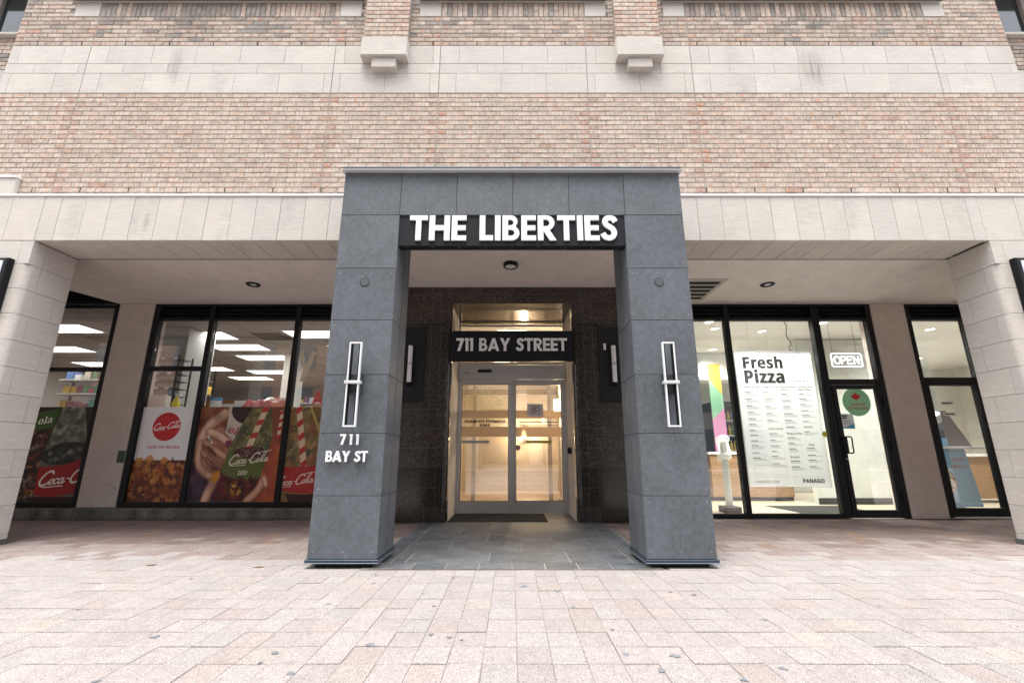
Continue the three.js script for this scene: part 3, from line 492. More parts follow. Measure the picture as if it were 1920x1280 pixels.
// ------------------------------------------------------------------ entrance portal
{
  const portal = thing('entrance_portal', 'slate grey panelled entrance portal with two legs and a header', 'portal');
  const XO = 1.795, XI = 1.178, ys = [0.075, 0.60, 1.152, 1.705, 2.25, 2.80, 3.40], Z = -P0, DEP = 0.565, g = 0.0028;
  part(portal, 'core', merge([boxAt(-XO + 0.016, -XI - 0.016, 0.08, 3.40, Z - DEP + 0.016, Z - 0.013, 0.001), boxAt(XI + 0.016, XO - 0.016, 0.08, 3.40, Z - DEP + 0.016, Z - 0.013, 0.001), boxAt(-XO + 0.016, XO - 0.016, 3.402, 3.90, Z - DEP + 0.016, Z - 0.013, 0.001)]), M.fibreCore);
  const screws = (panel, w, h, y0, y1, set) => { for (const [u, v] of set) { const s = new THREE.SphereGeometry(0.0075, 8, 5, 0, 6.3, 0, 1.6); s.rotateX(Math.PI / 2); s.scale(1, 1, 0.6); part(panel, 'screw', s, M.screw, u, v, 0.006); } };
  const panelAt = (x0, x1, y0, y1, set) => {
    const w = x1 - x0 - 2 * g, h = y1 - y0 - 2 * g, p = part(portal, 'panel', plate(w, h, 0.012, 0.0015), pick(M.fibre), (x0 + x1) / 2, (y0 + y1) / 2, Z - 0.006 + rr(-0.0006, 0.0006));
    p.rotation.x = rr(-0.0008, 0.0008); const e = 0.042, t = h / 2 - 0.052, q = w / 2 - e;
    const all = []; if (set.includes('t')) all.push([-q, t], [q, t]); if (set.includes('T')) all.push([-q, t], [0, t], [q, t]); if (set.includes('b')) all.push([-q, -t], [q, -t]); if (set.includes('B')) all.push([-q, -t], [0, -t], [q, -t]);
    screws(p, w, h, y0, y1, all.map(([u, v]) => [u + rr(-0.004, 0.004), v + rr(-0.004, 0.004)]));
    return p;
  };
  const sets = ['TB', 'TB', 'tb', 'Tb', 'TB', 'TB'];
  for (const s of [-1, 1]) for (let i = 0; i < 6; i++) {
    panelAt(s < 0 ? -XO : XI, s < 0 ? -XI : XO, ys[i], ys[i + 1], sets[i]);
    for (const [d0, d1] of [[0.014, 0.285], [0.312, DEP]]) {   // inner side, two boards deep with an open joint
      const q = plate(d1 - d0 - 0.002, ys[i + 1] - ys[i] - 2 * g, 0.012, 0.0015); q.rotateY(-s * Math.PI / 2);
      const m = part(portal, 'side_panel', q, pick(M.fibre), s * (XI + 0.006), (ys[i] + ys[i + 1]) / 2, Z - (d0 + d1) / 2);
    }
    const o = plate(DEP - 0.016, ys[i + 1] - ys[i] - 2 * g, 0.012, 0.0015); o.rotateY(s * Math.PI / 2); part(portal, 'side_panel', o, pick(M.fibre), s * (XO - 0.006), (ys[i] + ys[i + 1]) / 2, Z - 0.014 - (DEP - 0.016) / 2);
  }
  const hx = [-XO, -1.182, -0.586, 0.008, 0.602, 1.19, XO];
  for (let i = 0; i < 6; i++) panelAt(hx[i], hx[i + 1], 3.40, 3.905, 'B');
  for (const s of [-1, 1]) { const o = plate(DEP - 0.016, 0.5, 0.012, 0.0015); o.rotateY(s * Math.PI / 2); part(portal, 'side_panel', o, M.fibre[0], s * (XO - 0.006), 3.652, Z - 0.014 - (DEP - 0.016) / 2); }
  part(portal, 'cap_flashing', boxAt(-XO - 0.012, XO + 0.012, 3.915, 3.95, Z - 0.62, Z + 0.045, 0.006), M.capMetal);
  part(portal, 'drip_edge', boxAt(-XO - 0.02, XO + 0.02, 3.905, 3.914, Z - 0.62, Z + 0.055, 0.002), M.aluminium);
  part(portal, 'header_board', boxAt(-XI, XI, 3.053, 3.397, Z - 0.115, Z - 0.012, 0.003), M.blackBoard);
  part(portal, 'header_lining', boxAt(-XI, XI, 3.36, 3.40, Z - DEP, Z - 0.116, 0.003), M.blackBoard);
  for (let k = 0; k < 9; k++) for (const zz of [-0.035, -0.095]) { const s = new THREE.SphereGeometry(0.006, 6, 4); part(portal, 'screw', s, M.screw, -1.1 + k * 0.275, 3.052, Z + zz); }
  for (const s of [-1, 1]) {
    const a = s < 0 ? -XO - 0.012 : XI - 0.012, b = s < 0 ? -XI + 0.012 : XO + 0.012;
    part(portal, 'base_trim', boxAt(a, b, 0.048, 0.073, Z - DEP, Z + 0.012, 0.003), M.blueTrim);
    part(portal, 'base_bead', boxAt(a - 0.004, b + 0.004, 0.042, 0.0475, Z - DEP, Z + 0.018, 0.002), plain(0.14, 0.19, 0.25, 0.4));
    part(portal, 'plinth', boxAt(a + 0.07, b - 0.07, 0, 0.0415, Z - DEP + 0.06, Z - 0.05, 0.004), M.rustSteel);
    const eye = thing('recessed_eye_lamp', s < 0 ? 'round recessed lamp in the portal leg with the address letters' : 'round recessed lamp in the portal leg without letters', 'lamp', 'round lamps in the portal legs');
    const tor = new THREE.TorusGeometry(0.044, 0.004, 8, 36); part(eye, 'rim', tor, M.blackMetal, s * 1.487, 2.65, Z + 0.001);
    part(eye, 'lens', cyl(0.0425, 0.004, 32, 'z'), plain(0.08, 0.088, 0.10, 0.5), s * 1.487, 2.65, Z + 0.0025);
    // slim frame sconce
    const sc = thing('frame_sconce', s < 0 ? 'tall thin white frame sconce above the small address letters' : 'tall thin white frame sconce on the portal leg without letters', 'wall lamp', 'frame sconces on the portal');
    const cx = s * 1.484, w = 0.058, y0 = 1.205, y1 = 1.998, zf = Z + 0.115, bar = (x0, x1, yy0, yy1, n) => part(sc, n, boxAt(x0, x1, yy0, yy1, zf - 0.03, zf, 0.002), M.whiteMetal);
    bar(cx - w, cx - w + 0.013, y0, y1, 'frame_bar'); bar(cx + w - 0.013, cx + w, y0, y1, 'frame_bar'); bar(cx - w + 0.0132, cx + w - 0.0132, y1 - 0.013, y1, 'frame_bar'); bar(cx - w + 0.0132, cx + w - 0.0132, y0, y0 + 0.013, 'frame_bar');
    part(sc, 'inner_frame', merge([boxAt(cx - w + 0.014, cx - w + 0.024, y0 + 0.014, y1 - 0.014, zf - 0.05, zf - 0.008, 0.001), boxAt(cx + w - 0.024, cx + w - 0.014, y0 + 0.014, y1 - 0.014, zf - 0.05, zf - 0.008, 0.001)]), M.blackMetal);
    part(sc, 'strap', boxAt(cx - w - 0.018, cx + w + 0.018, 1.60, 1.628, zf - 0.045, zf + 0.009, 0.003), M.aluminium);
    part(sc, 'bracket', boxAt(cx - 0.055, cx + 0.065, 1.52, 1.70, Z + 0.001, zf - 0.051, 0.004), plain(0.04, 0.043, 0.05, 0.5));
  }
  const ttl = thing('letter_sign', 'large white raised letters reading THE LIBERTIES on the black header', 'sign');
  lettering(ttl, 'THE LIBERTIES', -1.068, 1.092, 3.108, 0.284, Z - 0.010, 0.016, M.letter, 0.003);
  const adr = thing('letter_sign', 'small white raised letters reading 711 BAY ST on the portal leg', 'sign');
  lettering(adr, '711', -1.585, -1.412, 1.048, 0.096, Z + 0.022, 0.012, M.letter, 0.0015);
  lettering(adr, 'BAY ST', -1.70, -1.318, 0.897, 0.096, Z + 0.022, 0.012, M.letter, 0.0015);
  const pins = []; for (const [x, y] of [[-1.55, 1.10], [-1.48, 1.09], [-1.43, 1.09], [-1.68, 0.94], [-1.60, 0.92], [-1.53, 0.93], [-1.40, 0.94], [-1.345, 0.93]]) { const q = cyl(0.004, 0.024, 8, 'z'); q.translate(x, y, Z + 0.011); pins.push(q); }
  part(adr, 'stand_off', merge(pins), M.screw);
}

// ------------------------------------------------------------------ granite surround, entrance sign, door
const GRA = 7.08, DOOR = 8.2;
{
  const sur = thing('granite_surround', 'dark speckled polished granite wall around the sliding door', 'wall');
  const tile = (x0, x1, y0, y1, dark) => part(sur, 'granite_tile', boxAt(x0 + 0.0018, x1 - 0.0018, y0 + 0.0018, y1 - 0.0018, -GRA - 0.03, -GRA + rr(-0.0008, 0.0008), 0.0025), dark ? pick(M.graniteDark) : pick(M.granite));
  const hs = [0, 0.199, 0.49, 0.79, 1.067, 1.36, 1.648, 2.227, 3.04, 3.365];
  for (const s of [-1, 1]) {
    const xs = [0.985, 1.148, 1.297, 1.80, 2.32];
    for (let i = 0; i + 1 < hs.length; i++) for (let k = 0; k + 1 < xs.length; k++) {
      if (k === 0) {                                   // rounded arris next to the door recess
        const y0 = hs[i] + 0.0018, y1 = hs[i + 1] - 0.0018, sh = new THREE.Shape(), a = 0.97, b = xs[1] - 0.0018, f = GRA, r = 0.07;
        sh.moveTo(b, f); sh.lineTo(b, f + 0.03); sh.lineTo(a + 0.03 + r * 0.6, f + 0.03); sh.lineTo(a + 0.03, f + 0.1); sh.lineTo(a + 0.03, f + 0.18); sh.lineTo(a, f + 0.18); sh.lineTo(a, f + r); sh.absarc(a + r, f + r, r, Math.PI, Math.PI * 1.5, false);
        const g = new THREE.ExtrudeGeometry(sh, { depth: y1 - y0, bevelEnabled: false, curveSegments: 8 }); g.rotateX(-Math.PI / 2); g.translate(0, y0, 0);
        const m = part(sur, 'granite_tile', g, i < 3 ? pick(M.graniteDark) : pick(M.granite)); m.scale.x = s;
      } else tile(Math.min(s * xs[k], s * xs[k + 1]), Math.max(s * xs[k], s * xs[k + 1]), hs[i], hs[i + 1], i < 3);
      }
    for (let k = 0; k + 1 < 6; k++) {                    // door recess lined with pale stone
      const y0 = [0, 0.5, 1.06, 1.65, 2.23, 3.36][k], y1 = [0, 0.5, 1.06, 1.65, 2.23, 3.36][k + 1];
      for (const [d0, d1] of [[GRA + 0.18, 7.75], [7.75, 8.12]]) part(sur, 'jamb_tile', boxAt(s < 0 ? -0.985 : 0.97, s < 0 ? -0.97 : 0.985, y0 + 0.002, y1 - 0.002, -d1 + 0.002, -d0 - 0.002, 0.001), M.stone[1]);
    }
    part(sur, 'jamb_core', boxAt(s < 0 ? -2.32 : 1.005, s < 0 ? -1.005 : 2.32, 0, 3.654, -8.3, -GRA - 0.11, 0.001), M.fibreCore);
    part(sur, 'grout', boxAt(s < 0 ? -2.31 : 1.10, s < 0 ? -1.10 : 2.31, 0.002, 3.364, -GRA - 0.029, -GRA - 0.004, 0.001), plain(0.15, 0.14, 0.135, 0.9));
    part(sur, 'side_lining', boxAt(s < 0 ? -2.35 : 2.321, s < 0 ? -2.321 : 2.35, 0, 3.5, -WIN + 0.03, -GRA, 0.001), M.graniteDark[0]);
  }
  for (const [a, b] of [[-2.32, -1.315], [-1.315, -0.1], [-0.1, 1.13], [1.13, 1.297], [1.297, 2.32]]) tile(a, b, 3.532, 3.655);
  for (const [a, b] of [[-2.32, -1.16], [-1.16, 0.0], [0.0, 1.13], [1.13, 2.32]]) tile(a, b, 3.365, 3.532);
  part(sur, 'grout', boxAt(-2.31, 2.31, 3.367, 3.653, -GRA - 0.029, -GRA - 0.004, 0.001), plain(0.15, 0.14, 0.135, 0.9));
  part(sur, 'lintel', boxAt(-1.0, 1.0, 3.366, 3.654, -8.3, -GRA - 0.031, 0.001), M.graniteDark[0]);

  const sg = thing('entrance_sign', 'black box sign with white letters 711 BAY STREET over the door', 'sign');
  part(sg, 'board', boxAt(-0.967, 0.962, 2.392, 2.885, -GRA + 0.002, -7.0, 0.004), M.blackBoard);
  lettering(sg, '711 BAY STREET', -0.885, 0.872, 2.553, 0.208, -6.999, 0.012, M.letter, 0.002);
  part(sg, 'cable', tube([[-0.93, 2.88, -GRA + 0.03], [-0.95, 2.97, -GRA + 0.012], [-1.05, 3.01, -GRA + 0.01], [-1.3, 3.02, -GRA + 0.01], [-1.40, 2.97, -GRA + 0.014]], 0.007), M.blackFrame);
  part(sg, 'cable', tube([[0.93, 2.88, -GRA + 0.03], [0.95, 2.97, -GRA + 0.012], [1.05, 3.01, -GRA + 0.01], [1.3, 3.02, -GRA + 0.01], [1.40, 2.97, -GRA + 0.014]], 0.007), M.blackFrame);
  for (const s of [-1, 1]) {
    const t = thing('tube_lamp', s < 0 ? 'white tube lamp on a black wall panel beside the door, without a small switch' : 'white tube lamp with a small white fitting on a black wall panel', 'wall lamp', 'tube lamps on the granite');
    const a = s < 0 ? -1.79 : 1.375, b = s < 0 ? -1.375 : 1.79, cx = s * 1.60;
    part(t, 'back_panel', boxAt(a, b, 1.75, 2.955, -GRA + 0.003, -GRA + 0.035, 0.003), M.darkPanel);
    part(t, 'housing', boxAt(cx - 0.055, cx + 0.055, 2.005, 2.655, -GRA + 0.036, -GRA + 0.062, 0.004), M.blackMetal);
    part(t, 'tube', cyl(0.036, 0.58, 20), plain(0.80, 0.81, 0.83, 0.35), cx, 2.345, -GRA + 0.09);
    part(t, 'tube_end', cyl(0.038, 0.03, 20), M.blackMetal, cx, 2.04, -GRA + 0.09);
    for (const y of [2.335, 2.36]) part(t, 'tube_band', cyl(0.0375, 0.007, 20), M.blackMetal, cx, y, -GRA + 0.09);
    if (s > 0) part(t, 'fitting', boxAt(1.455, 1.49, 2.58, 2.68, -GRA + 0.036, -GRA + 0.07, 0.004), M.white);
  }

  // sliding door with transom
  const dr = thing('sliding_door', 'aluminium framed automatic glass sliding door under the address sign', 'door');
  const Zd = -DOOR;
  part(dr, 'frame', merge([boxAt(-1.0, -0.955, 0.0, 3.365, Zd - 0.12, Zd - 0.02, 0.003), boxAt(0.955, 1.0, 0.0, 3.365, Zd - 0.12, Zd - 0.02, 0.003)]), M.aluminium);
  const hd = part(dr, 'header', boxAt(-0.97, 0.968, 2.305, 2.555, Zd - 0.12, Zd + 0.06, 0.006), M.aluminium);
  part(hd, 'motion_sensor', boxAt(-0.62, -0.37, 2.415, 2.465, Zd + 0.061, Zd + 0.085, 0.006), M.blackFrame); part(hd, 'sensor_lamp', boxAt(-0.86, -0.79, 2.40, 2.412, Zd + 0.061, Zd + 0.066, 0.002), M.blackFrame);
  for (const y of [2.60, 3.32]) part(dr, 'transom_bar', boxAt(-0.953, 0.953, y - 0.02, y + 0.02, Zd - 0.08, Zd - 0.03, 0.003), M.aluminium);
  part(dr, 'transom_bar', boxAt(-0.953, 0.953, 3.06, 3.10, Zd - 0.08, Zd - 0.03, 0.003), M.aluminium);
  part(dr, 'transom_pane', boxAt(-0.953, 0.953, 2.622, 3.058, Zd - 0.058, Zd - 0.052, 0.001), M.glass);
  part(dr, 'transom_pane', boxAt(-0.953, 0.953, 3.102, 3.298, Zd - 0.058, Zd - 0.052, 0.001), M.glass);
  const label = (w, h, draw) => { const t = canvas(512, Math.round(512 * h / w), draw); return std({ map: t, transparent: true, roughness: 0.6, side: THREE.DoubleSide }); };
  const leaf = (x0, x1, z, left) => {
    const lf = group(dr, 'door_leaf');
    const y0 = 0.018, y1 = 2.300;
    part(lf, 'stile', boxAt(x0, x0 + 0.075, y0, y1, z - 0.045, z, 0.004), M.aluminium); part(lf, 'stile', boxAt(x1 - 0.075, x1, y0, y1, z - 0.045, z, 0.004), M.aluminium);
    part(lf, 'top_rail', boxAt(x0 + 0.0752, x1 - 0.0752, 2.205, y1, z - 0.045, z - 0.001, 0.004), M.aluminium); part(lf, 'bottom_rail', boxAt(x0 + 0.0752, x1 - 0.0752, y0, 0.195, z - 0.045, z - 0.001, 0.004), M.aluminium);
    part(lf, 'pane', boxAt(x0 + 0.07, x1 - 0.07, 0.19, 2.21, z - 0.026, z - 0.02, 0.001), M.doorGlass);
    part(lf, 'gasket', merge([boxAt(x0 + 0.0755, x0 + 0.083, 0.196, 2.204, z - 0.03, z - 0.006, 0.001), boxAt(x1 - 0.083, x1 - 0.0755, 0.196, 2.204, z - 0.03, z - 0.006, 0.001), boxAt(x0 + 0.0832, x1 - 0.0832, 2.197, 2.2045, z - 0.03, z - 0.006, 0.001), boxAt(x0 + 0.0832, x1 - 0.0832, 0.1955, 0.203, z - 0.03, z - 0.006, 0.001)]), M.blackFrame);
    const fr = new THREE.MeshPhysicalMaterial({ color: lin(0.72, 0.62, 0.50), transmission: 0.55, roughness: 0.75, thickness: 0 });
    for (const [a, b] of [[1.60, 1.74], [1.275, 1.45]]) part(lf, 'frosted_band', boxAt(x0 + 0.085, x1 - 0.085, a, b, z - 0.0195, z - 0.0185, 0.0002), fr);
    const w = x1 - x0 - 0.24, cx = (x0 + x1) / 2;
    const txt = part(lf, 'notice_text', sheet(w, 0.13), label(w, 0.13, (c, W, H) => {
      c.clearRect(0, 0, W, H); c.fillStyle = '#1b1712'; c.textAlign = 'center';
      if (left) { fit(c, 'RESIDENTS ENTRANCE', W / 2, H * 0.48, 'bold', 50, W - 10); c.fillText('ONLY', W / 2, H * 0.98); }
      else { for (const y of [0.3, 0.75]) for (let k = 0; k < 13; k++) c.fillRect(20 + k * 37, H * y, 26, 12); }
    }), cx, 1.515, z - 0.0165);
    return lf;
  };
  const L = leaf(-0.975, 0.012, Zd + 0.03, true), Rf = leaf(-0.01, 0.965, Zd - 0.025, false);
  part(L, 'sticker', boxAt(-0.88, -0.40, 1.165, 1.21, Zd + 0.0105, Zd + 0.012, 0.0003), plain(0.35, 0.42, 0.5, 0.6));
  part(Rf, 'sticker', boxAt(0.25, 0.70, 1.165, 1.21, Zd - 0.0445, Zd - 0.043, 0.0003), plain(0.42, 0.40, 0.06, 0.6));
  const notice = label(0.3, 0.24, (c, W, H) => { c.fillStyle = '#f2f1f4'; c.fillRect(0, 0, W, H); c.strokeStyle = '#3a4a78'; c.lineWidth = 12; c.strokeRect(110, 70, 300, 260); c.fillStyle = '#7a2a3a'; for (let k = 0; k < 4; k++) { c.fillRect(150, 110 + k * 52, k % 2 ? 120 : 220, 24); } });
  part(Rf, 'notice', sheet(0.285, 0.225), notice, 0.415, 1.745, Zd - 0.0425);
  const ns = canvas(64, 64, (c) => { c.clearRect(0, 0, 64, 64); c.fillStyle = '#e8ddd0'; c.beginPath(); c.arc(32, 32, 30, 0, 7); c.fill(); c.strokeStyle = '#a01818'; c.lineWidth = 7; c.beginPath(); c.arc(32, 32, 25, 0, 7); c.moveTo(14, 14); c.lineTo(50, 50); c.stroke(); c.fillStyle = '#222'; c.fillRect(14, 30, 34, 6); });
  part(Rf, 'no_smoking_sticker', sheet(0.10, 0.10), std({ map: ns, transparent: true, roughness: 0.6 }), 0.105, 1.09, Zd - 0.0425);
  const track = thing('door_track', 'metal threshold strip below the sliding door', 'threshold'); part(track, 'strip', boxAt(-0.968, 0.968, 0.0045, 0.017, Zd - 0.1, Zd + 0.08, 0.003), M.aluminium);
  const op = thing('door_switch', 'small dark round push fitting on the jamb beside the door', 'switch');
  part(op, 'arm', cyl(0.008, 0.11, 10, 'x'), M.steel, 0.915, 1.10, -7.62); part(op, 'knob', cyl(0.05, 0.06, 18, 'x'), M.blackFrame, 0.935, 1.03, -7.62);
  const mat = thing('door_mat', 'dark ribbed rubber mat in front of the sliding door', 'mat');
  part(mat, 'base', slabAt(-0.95, 0.535, 0.0045, 0.009, -8.09, -7.14, 0.002), M.rubber);
  for (let k = 0; k < 31; k++) part(mat, 'rib', slabAt(-0.94, 0.525, 0.0091, 0.015, -8.08 + k * 0.03, -8.062 + k * 0.03, 0.002), M.rubber);
}

// ------------------------------------------------------------------ entrance lobby
{
  const lob = structure('lobby_room');
  part(lob, 'back_wall', boxAt(-2.2, 2.2, 0, 3.7, -13.6, -13.4, 0.001), M.warmWall);
  for (const s of [-1, 1]) part(lob, 'side_wall', boxAt(s < 0 ? -2.0 : 1.6, s < 0 ? -1.6 : 2.0, 0, 3.7, -13.4, -8.35, 0.001), M.warmWall);
  part(lob, 'ceiling', boxAt(-2.2, 2.2, 3.45, 3.65, -13.6, -8.31, 0.001), M.cream); part(lob, 'floor', boxAt(-2.2, 2.2, -0.1, 0.0, -13.6, -8.3, 0.001), plain(0.40, 0.30, 0.19, 0.35));
  const inner = thing('inner_door', 'bronze framed glass vestibule door inside the lobby', 'door');
  const z = -10.3, f = plain(0.30, 0.25, 0.19, 0.45);
  for (const x of [-1.58, -0.84, 0.0, 0.84, 1.58]) part(inner, 'frame_post', boxAt(x - 0.045, x + 0.045, 0, 3.449, z - 0.06, z, 0.004), f);
  part(inner, 'frame_header', merge([[-1.535, -0.885], [-0.795, -0.045], [0.045, 0.795], [0.885, 1.535]].map(([a, b]) => boxAt(a, b, 2.3, 2.42, z - 0.06, z - 0.001, 0.004))), f);
  for (const [a, b] of [[-0.795, -0.045], [0.045, 0.795]]) part(inner, 'pane', boxAt(a, b, 0.1, 2.299, z - 0.033, z - 0.028, 0.001), M.glass);
  const board = thing('tile_pier', 'tall pale stone pier inside the lobby', 'pier'); part(board, 'shaft', boxAt(0.98, 1.22, 0, 3.44, -9.75, -9.5, 0.004), M.stone[0]); part(board, 'foot', boxAt(0.96, 1.24, 0, 0.12, -9.77, -9.48, 0.004), M.stone[2]);
  const lamp = (x, y, z2, lab) => { const t = thing('lobby_lamp', lab, 'lamp', 'lanterns in the lobby'); part(t, 'shade', boxAt(x - 0.06, x + 0.06, y - 0.13, y + 0.13, z2 - 0.06, z2 + 0.06, 0.01), glow(1, 0.82, 0.45, 2.5)); part(t, 'bracket', boxAt(x - 0.02, x + 0.02, y - 0.02, y + 0.02, z2 - 0.16, z2 - 0.061, 0.003), f); const p = new THREE.PointLight(0xffe0b8, 2.5, 12); p.position.set(x, y, z2 + 0.16); p.castShadow = true; p.shadow.radius = 4; scene.add(p); };
  lamp(0.93, 1.95, -9.42, 'bright lantern on the pale pier in the lobby'); lamp(0.35, 1.55, -13.2, 'small lantern on the lobby back wall');
  const cl = (x, zz, lab) => { const t = thing('lobby_light', lab, 'ceiling light', 'ceiling lights in the lobby'); part(t, 'panel', boxAt(x - 0.3, x + 0.3, 3.425, 3.449, zz - 0.3, zz + 0.3, 0.002), glow(1, 0.88, 0.68, 1.0)); const a = new THREE.RectAreaLight(0xffe4c0, 3.6, 0.6, 0.6); a.position.set(x, 3.42, zz); a.lookAt(x, 0, zz); a.castShadow = true; scene.add(a); };
  cl(0, -9.3, 'warm square ceiling light over the vestibule'); cl(-0.2, -12.0, 'warm square ceiling light deep in the lobby');
}

// ------------------------------------------------------------------ shop fronts
const Zw = -WIN;
function louvre(t, x0, x1, y0, y1) {
  part(t, 'louvre_back', boxAt(x0, x1, y0, y1, Zw - 0.075, Zw - 0.06, 0.001), M.blackFrame);
  const n = Math.max(3, Math.round((y1 - y0) / 0.062)); for (let k = 0; k < n; k++) { const g = boxAt(x0 + 0.002, x1 - 0.002, -0.004, 0.004, -0.03, 0.03, 0.001); g.rotateX(0.75); part(t, 'louvre_slat', g, M.blackMetal, 0, y0 + (k + 0.5) * (y1 - y0) / n, Zw - 0.03); }
}
function post(t, x, y0, y1, w = 0.085, n = 'mullion') { return part(t, n, boxAt(x - w / 2, x + w / 2, y0, y1, Zw - 0.10, Zw + 0.012, 0.005), M.blackFrame); }
function rail(t, x0, x1, y0, y1, n = 'rail') { return part(t, n, boxAt(x0, x1, y0, y1, Zw - 0.095, Zw + 0.007, 0.005), M.blackFrame); }
const pane = (t, x0, x1, y0, y1) => part(t, 'pane', boxAt(x0, x1, y0, y1, Zw - 0.047, Zw - 0.041, 0.001), M.glass);
{
  const curb = thing('window_curb', 'weathered concrete curb under the soft drink poster windows', 'curb');
  part(curb, 'curb', boxAt(-9.4, -2.36, 0, 0.163, Zw - 0.2, -7.37, 0.012), M.concrete);
  const mw = thing('shop_window', 'wide black framed shop window with large soft drink posters', 'window');
  const b = 0.17, h = 3.228, H = 3.515;
  for (const x of [-6.165, -5.20, -3.71, -2.40]) post(mw, x, b, H, x < -6 ? 0.10 : 0.085);
  const xs = [[-6.113, -5.245], [-5.155, -3.755], [-3.665, -2.445]];
  xs.forEach(([a, c], i) => {
    rail(mw, a, c, b, 0.243, 'bottom_rail'); rail(mw, a, c, h, h + 0.045, 'head_rail'); rail(mw, a, c, H - 0.04, H, 'top_rail'); louvre(mw, a, c, h + 0.046, H - 0.041);
    if (i === 0) { rail(mw, a, c, 2.345, 2.415, 'transom'); pane(mw, a, c, 2.416, h - 0.001); pane(mw, a, c, 0.244, 2.344); } else pane(mw, a, c, 0.244, h - 0.001);
  });
  const nw = thing('shop_window', 'narrow black framed window with a blurred cola bottle poster', 'window');
  post(nw, -6.875, b, 3.80); post(nw, -8.4, b, 3.80); rail(nw, -8.357, -6.918, b, 0.243, 'bottom_rail'); rail(nw, -8.357, -6.918, 2.335, 2.395, 'transom'); rail(nw, -8.357, -6.918, SOF, SOF + 0.05, 'head_rail'); louvre(nw, -8.357, -6.918, SOF + 0.051, 3.80);
  pane(nw, -8.357, -6.918, 2.396, SOF - 0.001); pane(nw, -8.357, -6.918, 0.244, 2.334);

  const rw = thing('shop_window', 'wide black framed pizza shop window in front of the hanging menu', 'window');
  for (const x of [2.40, 3.715]) post(rw, x, 0.005, H); post(rw, 5.225, 0.005, H, 0.07);
  for (const [a, c] of [[2.443, 3.672], [3.758, 5.189]]) { rail(rw, a, c, 0.005, 0.07, 'bottom_rail'); rail(rw, a, c, h, h + 0.045, 'head_rail'); rail(rw, a, c, H - 0.04, H, 'top_rail'); louvre(rw, a, c, h + 0.046, H - 0.041); pane(rw, a, c, 0.071, h - 0.001); }
  const pd = thing('shop_door', 'black framed glass pizza shop door with a green round sticker', 'door');
  post(pd, 5.29, 0.005, H, 0.055, 'door_post'); post(pd, 6.19, 0.005, H, 0.09, 'door_post');
  rail(pd, 5.318, 6.144, 2.105, 2.195, 'transom'); rail(pd, 5.318, 6.144, h, h + 0.045, 'head_rail'); rail(pd, 5.318, 6.144, H - 0.04, H, 'top_rail'); louvre(pd, 5.318, 6.144, h + 0.046, H - 0.041); pane(pd, 5.318, 6.144, 2.196, h - 0.001);
  const lf = group(pd, 'door_leaf');
  const dz = (x0, x1, y0, y1, n) => part(lf, n, boxAt(x0, x1, y0, y1, Zw - 0.05, Zw + 0.02, 0.005), M.blackFrame);
  dz(5.325, 5.405, 0.015, 2.095, 'stile'); dz(6.06, 6.138, 0.015, 2.095, 'stile'); dz(5.4052, 6.0598, 2.03, 2.095, 'top_rail'); dz(5.4052, 6.0598, 0.015, 0.125, 'bottom_rail');
  part(lf, 'pane', boxAt(5.40, 6.065, 0.12, 2.035, Zw - 0.02, Zw - 0.014, 0.001), M.glass);
  part(lf, 'lock', boxAt(5.345, 5.42, 0.98, 1.26, Zw + 0.021, Zw + 0.05, 0.006), M.blackMetal); part(lf, 'pull_handle', tube([[5.43, 0.99, Zw + 0.04], [5.45, 1.0, Zw + 0.09], [5.45, 1.1, Zw + 0.095], [5.45, 1.24, Zw + 0.09], [5.43, 1.25, Zw + 0.04]], 0.012), M.blackMetal); part(lf, 'key_cylinder', cyl(0.016, 0.02, 16, 'z'), M.screw, 5.37, 0.9, Zw + 0.026);
  for (const y of [0.35, 1.1, 1.8]) part(lf, 'hinge', cyl(0.018, 0.12, 12), M.blackMetal, 6.142, y, Zw + 0.028);
  const rn = thing('shop_window', 'narrow black framed pizza shop window beside the pale pier', 'window');
  post(rn, 6.87, 0.02, H); post(rn, 7.86, 0.02, H); post(rn, 8.9, 0.02, H);
  for (const [a, c] of [[6.913, 7.817], [7.903, 8.857]]) { rail(rn, a, c, 2.155, 2.225, 'transom'); rail(rn, a, c, h, h + 0.045, 'head_rail'); rail(rn, a, c, H - 0.04, H, 'top_rail'); louvre(rn, a, c, h + 0.046, H - 0.041); pane(rn, a, c, 2.226, h - 0.001);
    for (const [x0, x1, y0, y1] of [[a, a + 0.06, 0.03, 2.154], [c - 0.06, c, 0.03, 2.154], [a + 0.0605, c - 0.0605, 0.03, 0.15], [a + 0.0605, c - 0.0605, 2.09, 2.154]]) rail(rn, x0, x1, y0, y1, 'sash'); pane(rn, a + 0.06, c - 0.06, 0.15, 2.09); }
  part(rn, 'threshold', boxAt(6.9, 8.88, 0.004, 0.028, Zw - 0.09, Zw + 0.03, 0.003), M.aluminium);

